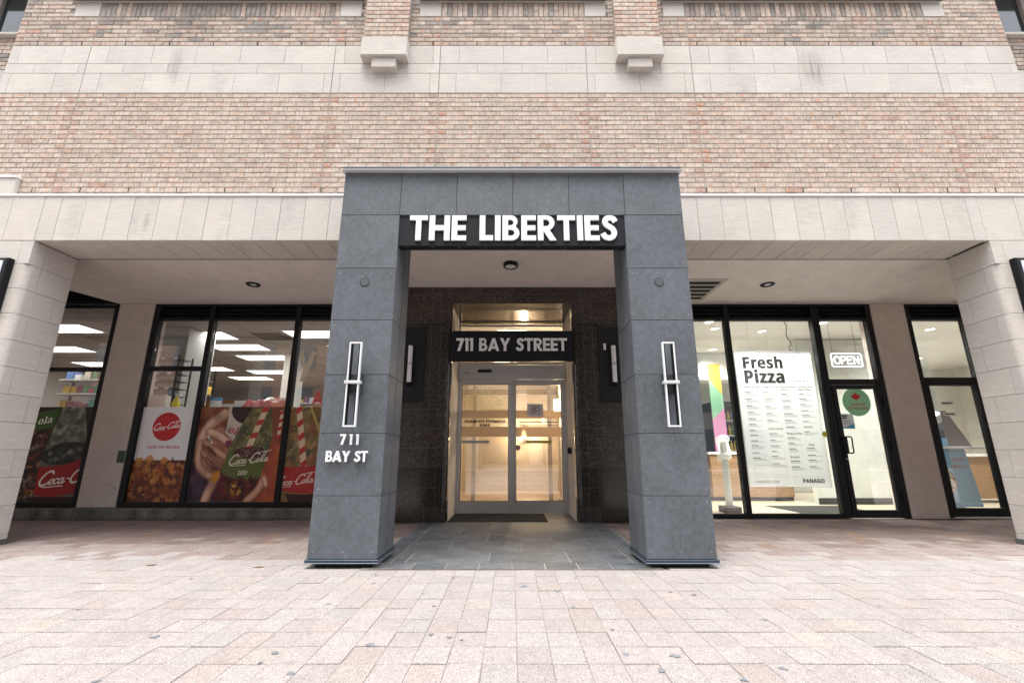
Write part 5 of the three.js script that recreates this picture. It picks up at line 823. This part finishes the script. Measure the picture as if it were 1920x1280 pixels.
// ---- pizza shop
{
  const room = structure('pizza_room'); const CE = 3.42, X0 = 2.02, X1 = 13, ZB = -13.2;
  part(room, 'floor', boxAt(X0, X1, -0.1, 0.002, ZB, Zw - 0.11, 0.001), plain(0.25, 0.21, 0.16, 0.9)); part(room, 'ceiling', boxAt(X0, X1, CE, CE + 0.1, ZB, Zw - 0.11, 0.001), M.white);
  for (let i = 0; i < 17; i++) for (let j = 0; j < 8; j++) part(room, 'floor_tile', slabAt(X0 + 0.3 + i * 0.6 + 0.004, X0 + 0.3 + (i + 1) * 0.6 - 0.004, 0.0022, 0.008, Zw - 0.12 - (j + 1) * 0.6 + 0.004, Zw - 0.12 - j * 0.6 - 0.004, 0.001), plain(0.52 + rr(-0.02, 0.02), 0.46, 0.35, 0.35));
  part(room, 'back_wall', boxAt(X0, X1, 0, CE, ZB - 0.2, ZB, 0.001), M.cream); part(room, 'side_wall', boxAt(X0 - 0.14, X0, 0, CE, ZB, -8.31, 0.001), M.cream); part(room, 'side_wall', boxAt(X1, X1 + 0.15, 0, CE, ZB, Zw - 0.11, 0.001), M.cream);
  part(room, 'front_bulkhead', boxAt(2.36, X1, CE + 0.1, 4.09, Zw - 0.2, Zw - 0.112, 0.001), M.blackFrame);
  const part1 = thing('partition_wall', 'plain cream partition behind the pizza shop door', 'wall'); part(part1, 'panel', boxAt(6.15, 8.12, 0.0085, CE - 0.02, -9.75, -9.6, 0.004), M.cream); part(part1, 'skirting', boxAt(6.14, 8.13, 0.0086, 0.13, -9.599, -9.58, 0.003), plain(0.03, 0.03, 0.03, 0.6));
  const mat = thing('floor_mat', 'dark mat on the tiles inside the pizza shop door', 'mat'); part(mat, 'mat', slabAt(4.9, 6.3, 0.0085, 0.016, -9.3, -8.1, 0.004), M.rubber);
  const hood = thing('bulkhead', 'pale boxed bulkhead above the pizza counter', 'bulkhead'); part(hood, 'box', boxAt(3.0, 5.9, 2.75, CE - 0.015, -11.6, -11.0, 0.004), M.white);
  const ct = thing('pizza_counter', 'wood fronted counter with white top in the pizza shop', 'counter'); part(ct, 'front', boxAt(4.35, 6.1, 0.09, 0.98, -11.3, -10.3, 0.004), M.wood); part(ct, 'top', boxAt(4.3, 6.13, 0.981, 1.03, -11.35, -10.25, 0.006), M.white); part(ct, 'kick', boxAt(4.4, 6.1, 0.0085, 0.089, -11.3, -10.36, 0.002), M.blackFrame);
  const ct2 = thing('pizza_counter', 'wood fronted serving counter behind the narrow pizza window', 'counter'); part(ct2, 'front', boxAt(8.2, 11.8, 0.09, 0.93, -10.6, -9.9, 0.004), M.wood); part(ct2, 'top', boxAt(8.18, 11.9, 0.931, 0.99, -10.7, -9.84, 0.006), M.white); part(ct2, 'glass_guard', boxAt(8.25, 11.8, 0.991, 1.5, -10.0, -9.99, 0.001), M.glass);
  const mu = canvas(128, 512, (c, W, H) => { c.fillStyle = '#c4a136'; c.fillRect(0, 0, W, 180); c.fillStyle = '#7fb08e'; c.beginPath(); c.moveTo(0, 90); c.lineTo(W, 190); c.lineTo(W, 300); c.lineTo(0, 340); c.fill(); c.fillStyle = '#bd7ba2'; c.beginPath(); c.moveTo(0, 330); c.lineTo(W, 262); c.lineTo(W, H); c.lineTo(0, H); c.fill(); });
  const mural = thing('mural_panel', 'yellow green and pink painted wall panel in the pizza shop', 'panel'); part(mural, 'print', sheet(0.30, 2.1, 0.03), std({ map: mu, roughness: 0.6 }), 4.95, 2.09, -11.0);
  const wst = thing('wrapped_stand', 'white post wrapped in bulging plastic standing by the pizza window', 'stand'); part(wst, 'post', boxAt(3.715, 3.805, 0.11, 1.2, -8.345, -8.255, 0.01), M.cream); part(wst, 'base', boxAt(3.62, 3.9, 0.0085, 0.11, -8.44, -8.16, 0.01), plain(0.10, 0.09, 0.10, 0.7));
  for (const [y, r, q] of [[0.93, 0.065, 0.05], [1.23, 0.06, 0.055]]) { const g = new THREE.TorusGeometry(r, q, 12, 26), p = g.attributes.position; for (let i = 0; i < p.count; i++) { const n = 0.9 + 0.25 * N20(p.getX(i) * 1.3 + 0.5, p.getY(i) * 1.3 + p.getZ(i) + 0.5); p.setXYZ(i, p.getX(i) * n, p.getY(i) * n, p.getZ(i) * n); } g.computeVertexNormals(); g.rotateX(Math.PI / 2 - 0.3); part(wst, 'plastic_wrap', g, new THREE.MeshPhysicalMaterial({ color: lin(0.85, 0.84, 0.83), transmission: 0.8, thickness: 0, roughness: 0.5 }), 3.76, y, -8.3); }
  const shelf = thing('drinks_cooler', 'glass fronted cooler of small bottles behind the menu', 'cooler'); part(shelf, 'cabinet', merge([boxAt(5.16, 5.22, 0.0085, 2.3, -12.4, -11.7, 0.004), boxAt(6.1, 6.14, 0.0085, 2.3, -12.4, -11.7, 0.004), boxAt(5.2205, 6.0995, 2.24, 2.3, -12.4, -11.7, 0.004), boxAt(5.2205, 6.0995, 0.0085, 2.239, -12.4, -12.35, 0.004)]), M.blackMetal);
  const bc = [[0.4, 0.05, 0.04], [0.06, 0.2, 0.1], [0.1, 0.2, 0.45], [0.6, 0.4, 0.05]].map((c) => plain(...c, 0.3)); for (let k = 0; k < 5; k++) { part(shelf, 'shelf', boxAt(5.221, 6.099, 0.3 + k * 0.38, 0.32 + k * 0.38, -12.34, -11.8, 0.002), M.white); for (let q = 0; q < 8; q++) part(shelf, 'bottle', (() => { const g = new THREE.LatheGeometry([[0, 0], [0.035, 0], [0.035, 0.16], [0.014, 0.21], [0.014, 0.25], [0, 0.25]].map((p) => new THREE.Vector2(...p)), 10); return g; })(), pick(bc), 5.29 + q * 0.105, 0.3205 + k * 0.38, -11.9); }
  const reg = thing('payment_terminal', 'white tablet on the pizza counter', 'tablet'); { const g = boxAt(-0.13, 0.13, 0, 0.28, -0.012, 0.012, 0.006); g.rotateX(-0.4); part(reg, 'tablet', g, M.white, 4.75, 1.036, -10.42); part(reg, 'stand', boxAt(4.71, 4.79, 1.031, 1.06, -10.62, -10.44, 0.004), M.blackFrame); }
  const spot = (x, d, lab) => { const t = thing('spot_light', lab, 'ceiling light', 'recessed lights in the pizza shop'); part(t, 'trim', (() => { const g = new THREE.TorusGeometry(0.085, 0.012, 8, 28); g.rotateX(Math.PI / 2); return g; })(), M.white, x, CE - 0.004, -d); part(t, 'lens', cyl(0.076, 0.006, 24), glow(1, 0.97, 0.9, 2.5), x, CE - 0.005, -d); const l = new THREE.SpotLight(0xfbfdf4, 5.5, 14, 1.2, 0.6); l.position.set(x, CE - 0.03, -d); l.target.position.set(x, 0, -d); l.castShadow = true; l.shadow.radius = 4; scene.add(l, l.target); };
  for (const [x, d] of [[4.2, 8.05], [4.9, 8.05], [3.75, 8.3], [4.05, 8.75], [5.1, 8.95], [5.95, 8.35], [8.4, 8.8], [4.8, 10.6], [7.3, 8.15], [9.2, 10.6], [9.0, 11.9], [10.6, 11.6], [11.2, 9.0], [9.6, 9.0], [9.0, 12.6], [10.4, 12.5]]) spot(x, d, 'small bright recessed ceiling light in the pizza shop, some of them added for brightness');  // spots right of the door are added to brighten that end
  // hanging menu
  const menu = thing('menu_poster', 'large white hanging menu board headed Fresh Pizza', 'poster');
  const face = canvas(1024, 1732, (c, W, H) => {
    c.fillStyle = '#e9eef0'; c.fillRect(0, 0, W, H); c.fillStyle = '#17171b'; c.font = 'bold 208px sans-serif'; c.strokeStyle = '#17171b'; c.lineWidth = 15; c.lineJoin = 'round'; for (const [w, y] of [['Fresh', 226], ['Pizza', 426]]) fit(c, w, 84, y, 'bold', 236, 560, 10);
    c.fillStyle = '#555b60'; for (let k = 0; k < 4; k++) c.fillRect(760 + k * 52, 398, 30, 12);
    const cols = [80, 325, 555, 785]; c.fillStyle = '#1d1d22'; c.font = 'bold 34px sans-serif'; ['Meat Pizzas', 'Veggie Pizzas', 'Plant-based', 'Create Your'].forEach((s, i) => fit(c, s, cols[i], 492, 'bold', 36, 205)); c.fillText('Pizzas', cols[2], 528); c.fillText('Own Pizza', cols[3], 528);
    const q = mulberry(9); const body = (x, y0, y1) => { let y = y0; while (y < y1) { c.fillStyle = '#3a3d42'; c.fillRect(x, y, 60 + q() * 60, 9); const n = 1 + Math.floor(q() * 3); for (let k = 0; k < n; k++) { c.fillStyle = '#9aa1a6'; c.fillRect(x, y + 16 + k * 12, 110 + q() * 80, 5); } y += 44 + n * 12 + q() * 14; } };
    body(cols[0], 545, 1460); body(cols[1], 545, 960); body(cols[1], 1080, 1470); body(cols[2], 570, 1040); body(cols[2], 1130, 1330); body(cols[2], 1420, 1560); body(cols[3], 570, 1060); body(cols[3], 1260, 1540);
    c.fillStyle = '#1d1d22'; c.font = 'bold 36px sans-serif'; c.fillText('Fresh Salads.', cols[1], 1035, 200); c.fillText('Wings & Bites.', cols[2], 1095, 210); c.fillText('Breads', cols[2], 1388); c.fillText('Dips', cols[3] + 30, 1235);
    c.strokeStyle = '#9aa1a6'; c.lineWidth = 3; c.strokeRect(80, 1480, 400, 110); c.beginPath(); c.moveTo(80, 1618); c.lineTo(950, 1618); c.stroke();
    c.fillStyle = '#1d1d22'; c.font = '46px sans-serif'; fit(c, 'PANAGO.COM', 80, 1692, '', 52, 300); c.strokeStyle = '#1d1d22'; fit(c, 'PANAGO', 670, 1690, 'bold', 70, 280, 4);
  });
  part(menu, 'top_bar', boxAt(3.8655, 5.185, 2.711, 2.722, Zw - 0.19, Zw - 0.172, 0.001), M.aluminium); part(menu, 'bottom_bar', boxAt(3.8655, 5.185, 0.458, 0.469, Zw - 0.19, Zw - 0.172, 0.001), M.aluminium);
  part(menu, 'print', new THREE.PlaneGeometry(1.32, 2.24), new THREE.MeshPhysicalMaterial({ map: face, roughness: 0.9, transmission: 0.5, thickness: 0, side: THREE.DoubleSide }), 4.525, 1.59, Zw - 0.1695);
  for (const x of [4.15, 4.45, 4.9]) part(menu, 'wire', cyl(0.0015, 0.70, 6), M.steel, x, 3.066, Zw - 0.18);
  part(menu, 'frame_edge', merge([boxAt(3.858, 3.8645, 0.46, 2.72, Zw - 0.193, Zw - 0.168, 0.001), boxAt(5.1855, 5.192, 0.46, 2.72, Zw - 0.193, Zw - 0.168, 0.001)]), M.aluminium);
  part(menu, 'power_cable', tube([[4.70, 3.38, Zw - 0.2], [4.78, 3.32, Zw - 0.2], [4.86, 3.2, Zw - 0.2], [4.84, 3.0, Zw - 0.2], [4.90, 2.86, Zw - 0.2], [4.85, 2.76, Zw - 0.2], [4.98, 2.71, Zw - 0.2]], 0.007), M.blackFrame);
  // OPEN sign
  const op = thing('neon_open_sign', 'lit white neon OPEN sign hanging above the pizza shop door', 'sign');
  const neon = glow(0.95, 0.98, 1.0, 1.1), Zn = Zw - 0.14, rb = (pts, closed) => new THREE.TubeGeometry(new THREE.CatmullRomCurve3(pts.map((p) => new THREE.Vector3(...p, 0)), closed, 'catmullrom', 0.05), 60, 0.008, 6, closed);
  part(op, 'neon_border', rb([[0.02, 0], [0.25, 0], [0.5, 0], [0.52, 0.02], [0.52, 0.11], [0.52, 0.21], [0.5, 0.23], [0.25, 0.23], [0.02, 0.23], [0, 0.21], [0, 0.11], [0, 0.02]], true), neon, 5.52, 2.435, Zn);
  const gl = (pts, x, closed) => part(op, 'neon_letter', rb(pts, closed), neon, 5.52 + x, 2.485, Zn);
  gl(Array.from({ length: 16 }, (_, k) => [0.05 * Math.cos(k / 16 * 6.283), 0.065 + 0.065 * Math.sin(k / 16 * 6.283)]), 0.095, true); gl([[0, 0], [0, 0.06], [0, 0.13], [0.05, 0.13], [0.075, 0.1], [0.05, 0.062], [0.005, 0.06]], 0.17); gl([[0.075, 0.13], [0.002, 0.13], [0, 0.066], [0.06, 0.066], [0, 0.064], [0, 0.0], [0.075, 0]], 0.275); gl([[0, 0], [0, 0.06], [0, 0.13], [0.04, 0.065], [0.08, 0], [0.08, 0.07], [0.08, 0.13]], 0.385);
  for (const x of [5.56, 5.98]) part(op, 'chain', cyl(0.003, 0.75, 6), M.blackMetal, x, 3.03, Zn - 0.015);
  const ol = new THREE.RectAreaLight(0xf4f8ff, 1.2, 0.5, 0.2); ol.position.set(5.78, 2.55, Zn + 0.012); ol.lookAt(5.78, 2.55, 0); ol.castShadow = true; scene.add(ol);
  // stickers
  const st = canvas(256, 256, (c) => {
    c.clearRect(0, 0, 256, 256); c.fillStyle = '#8fd0a0'; c.beginPath(); c.arc(128, 128, 127, 0, 7); c.fill(); c.fillStyle = '#c01f22';
    const leaf = [[0, -40], [8, -24], [18, -30], [14, -8], [28, -20], [32, -12], [44, -14], [38, -2], [44, 4], [22, 20], [24, 28], [3, 25], [3, 42]]; c.beginPath(); leaf.forEach(([x, y], i) => i ? c.lineTo(128 + x, 78 + y) : c.moveTo(128 + x, 78 + y)); [...leaf].reverse().forEach(([x, y]) => c.lineTo(128 - x, 78 + y)); c.fill();
    c.font = 'bold 34px sans-serif'; c.textAlign = 'center'; fit(c, 'CANADIAN', 134, 158, 'bold', 36, 140); fit(c, 'TO THE CRUST', 134, 194, 'bold', 36, 190);
  });
  const sk = thing('round_sticker', 'green round sticker with a red maple leaf on the pizza shop door', 'sticker'); part(sk, 'print', sheet(0.47, 0.47, 0.001), std({ map: st, transparent: true, alphaTest: 0.5, roughness: 0.6 }), 5.72, 1.815, Zw - 0.0125);
  const nt = canvas(128, 96, (c) => { c.fillStyle = '#dfe3e6'; c.fillRect(0, 0, 128, 96); c.fillStyle = '#3a3a44'; c.fillRect(8, 8, 60, 10); c.fillRect(8, 22, 50, 10); c.fillStyle = '#54a8c8'; c.beginPath(); c.moveTo(0, 96); c.lineTo(128, 60); c.lineTo(128, 96); c.fill(); c.fillStyle = '#9aa'; for (let k = 0; k < 3; k++) c.fillRect(8, 42 + k * 10, 90, 4); });
  const ns = thing('window_notice', 'small white and blue notice on the pizza shop door glass', 'notice'); part(ns, 'print', sheet(0.2, 0.24, 0.001), std({ map: nt, roughness: 0.6 }), 5.52, 1.50, Zw - 0.0125);
  const yd = thing('yellow_dot_sticker', 'yellow dot sticker on the window beside the pizza shop door', 'sticker'); part(yd, 'dot', cyl(0.045, 0.001, 20, 'z'), plain(0.6, 0.58, 0.05, 0.6), 5.12, 1.29, Zw - 0.0385);
  const lbl = (y) => { const t = thing('glass_label', 'small white delivery label on the narrow pizza window', 'sticker', 'labels on the narrow window'); part(t, 'print', sheet(0.21, 0.055, 0.001), std({ roughness: 0.6, map: canvas(128, 34, (c) => { c.fillStyle = '#d6d8d2'; c.fillRect(0, 0, 128, 34); c.fillStyle = '#1a1a1a'; c.fillRect(22, 13, 84, 10); c.beginPath(); c.arc(16, 18, 8, 0, 7); c.fill(); }) }), 7.25, y, Zw - 0.0385); }; lbl(1.80); lbl(1.62);
  // sandwich board seen from behind and steel tools by the narrow window
  const ab = thing('sandwich_board', 'light blue folding sign with a pizza picture inside the narrow window', 'sign');
  const ad = canvas(320, 512, (c, W, H) => { c.fillStyle = '#8fc4e2'; c.fillRect(0, 0, W, H); c.fillStyle = '#e98a8a'; c.beginPath(); c.arc(70, 75, 52, 0, 7); c.fill(); c.fillStyle = '#a02c3c'; c.font = 'bold 44px sans-serif'; c.save(); c.scale(-1, 1); c.textAlign = 'center'; c.fillText('$12', -70, 90); c.fillText('Daily', -230, 130); c.fillText('combo', -220, 190); c.restore(); c.fillStyle = '#c88c50'; c.beginPath(); c.ellipse(80, 290, 76, 110, 0, 0, 7); c.fill(); const q = mulberry(3); for (let i = 0; i < 160; i++) { c.fillStyle = ['#e8c88a', '#b04a34', '#f0e0b8', '#7a8a4a'][Math.floor(q() * 4)]; const a = q() * 6.28, r = Math.sqrt(q()); c.beginPath(); c.arc(80 + 64 * r * Math.cos(a), 290 + 96 * r * Math.sin(a), 5 + q() * 6, 0, 7); c.fill(); } });
  { const g = sheet(0.62, 0.98, 0.015); const m = part(ab, 'print', g, std({ map: ad, roughness: 0.5 }), 7.45, 0.62, Zw - 0.42); m.rotation.x = -0.12; for (const x of [7.2, 7.68]) { const p = part(ab, 'leg', boxAt(-0.02, 0.02, 0.0085, 1.1, -0.015, 0.015, 0.003), M.steel, x, 0, Zw - 0.62); p.rotation.x = 0; } part(ab, 'post', boxAt(7.42, 7.50, 0.0085, 1.25, Zw - 0.5, Zw - 0.46, 0.004), plain(0.2, 0.4, 0.6, 0.5)); part(ab, 'foot', boxAt(7.15, 7.75, 0.0085, 0.03, Zw - 0.66, Zw - 0.3, 0.004), M.blackFrame); }
  const tr = thing('steel_scoop_rack', 'dark steel wedge shaped stand on a white shelf in the narrow window', 'rack'); { const sh = new THREE.Shape([[-0.38, 0], [0.34, 0], [0.02, 0.62], [-0.06, 0.62]].map((p) => new THREE.Vector2(...p))); part(tr, 'wedge', new THREE.ExtrudeGeometry(sh, { depth: 0.2, bevelEnabled: true, bevelSize: 0.004, bevelThickness: 0.004, bevelSegments: 1 }), plain(0.10, 0.10, 0.105, 0.35), 7.65, 1.105, Zw - 0.75); part(tr, 'shelf', boxAt(6.9, 8.6, 1.06, 1.10, Zw - 0.85, Zw - 0.3, 0.004), M.white); for (const x of [7.0, 8.4]) part(tr, 'support', boxAt(x - 0.02, x + 0.02, 0.0085, 1.059, Zw - 0.6, Zw - 0.56, 0.003), M.steel); for (const [x, y] of [[7.32, 1.45], [7.42, 1.6], [7.3, 1.3]]) { const p = part(tr, 'steel_cup', cyl(0.07, 0.15, 18, 'y', 0.085), M.steel, x, y, Zw - 0.5); p.rotation.z = 0.5; p.rotation.x = 0.4; } }
}

// ------------------------------------------------------------------ litter
{
  const leafy = (x, d, lab) => { const t = thing('fallen_leaf', lab, 'leaf'); const sh = new THREE.Shape(); sh.moveTo(-0.05, 0); sh.bezierCurveTo(-0.02, 0.022, 0.03, 0.02, 0.055, 0.002); sh.bezierCurveTo(0.03, -0.014, -0.02, -0.018, -0.05, 0); const g = new THREE.ExtrudeGeometry(sh, { depth: 0.002, bevelEnabled: false }); g.rotateX(-Math.PI / 2); g.rotateZ(0.06); part(t, 'blade', g, plain(0.22, 0.11, 0.05, 0.8), x, 0.006, -d); };
  leafy(-3.228, 4.426, 'dry brown leaf on the pavement before the poster windows'); leafy(-2.223, 4.346, 'dry leaf near the portal leg with the address letters');
}

// ------------------------------------------------------------------ across the street (mirrored in glass and granite)
{
  const block = (x0, x1, h, col, lab, step) => {
    const b = thing('street_building', lab, 'building'); part(b, 'wall', boxAt(x0, x1, 0, h, 20.2, 34, 0.02), plain(...col, 0.9));
    const win = new THREE.BoxGeometry(1.6, 1.9, 0.1), gm = std({ color: lin(0.06, 0.08, 0.10), roughness: 0.06 });
    for (let y = 4.6; y < h - 1.5; y += 3.3) for (let x = x0 + 1.6; x < x1 - 1; x += step) part(b, 'window', win, gm, x, y + 0.6, 20.16);
    for (let x = x0 + 2; x < x1 - 2; x += 5) part(b, 'shop_pane', new THREE.BoxGeometry(4, 2.6, 0.1), gm, x + 1, 1.6, 20.16);
    part(b, 'cornice', boxAt(x0 - 0.2, x1 + 0.2, h, h + 0.5, 19.9, 34, 0.05), plain(0.5, 0.48, 0.45, 0.9));
  };
  block(-34, -9, 27, [0.32, 0.20, 0.15], 'red brown brick block across the street', 3.2); block(-8.6, 10, 23, [0.45, 0.42, 0.38], 'pale stone block across the street facing the portal', 3.0); block(10.4, 36, 30, [0.30, 0.28, 0.27], 'grey block across the street facing the pizza shop', 3.4);  // heights raised to keep low sky light out of the recess
  const tree = (x, z, k, lab) => {
    const t = thing('street_tree', lab, 'tree', 'trees across the street'); part(t, 'trunk', (() => { const g = cyl(0.16, 2.8, 10, 'y', 0.10); g.translate(0, 1.4, 0); return g; })(), plain(0.09, 0.065, 0.045, 0.95), x, 0, z);
    for (let i = 0; i < 5; i++) { const a = i * 1.26; part(t, 'limb', tube([[0, 2.4, 0], [Math.cos(a) * 0.5, 3.2, Math.sin(a) * 0.5], [Math.cos(a) * 1.1, 4.1, Math.sin(a) * 1.1]], 0.05, 8), plain(0.09, 0.065, 0.045, 0.95), x, 0, z); }
    const lv = []; for (let i = 0; i < 1500; i++) { const a = R() * 6.283, u = rr(-1, 1), r = Math.cbrt(R()) * (0.75 + 0.35 * N9(a / 6.3, u)) * k, s = Math.sqrt(1 - u * u); const q = new THREE.PlaneGeometry(0.2, 0.13); q.rotateX(rr(-1.5, 1.5)); q.rotateY(rr(0, 6)); q.translate(Math.cos(a) * s * r, 4.2 + u * r * 0.9, Math.sin(a) * s * r); lv.push(q); }
    part(t, 'crown', merge(lv), std({ color: lin(0.09, 0.14, 0.035), roughness: 0.7, side: THREE.DoubleSide }), x, 0, z).userData.kind = 'stuff';
  };
  tree(-2.2, 17.2, 1.9, 'leafy tree across the street opposite the entrance'); tree(-8.5, 17.4, 1.8, 'leafy tree before the red brown block across the street'); tree(6.5, 17.3, 1.7, 'leafy tree before the pale block near the grey one');
}
renderer.render(scene, camera);
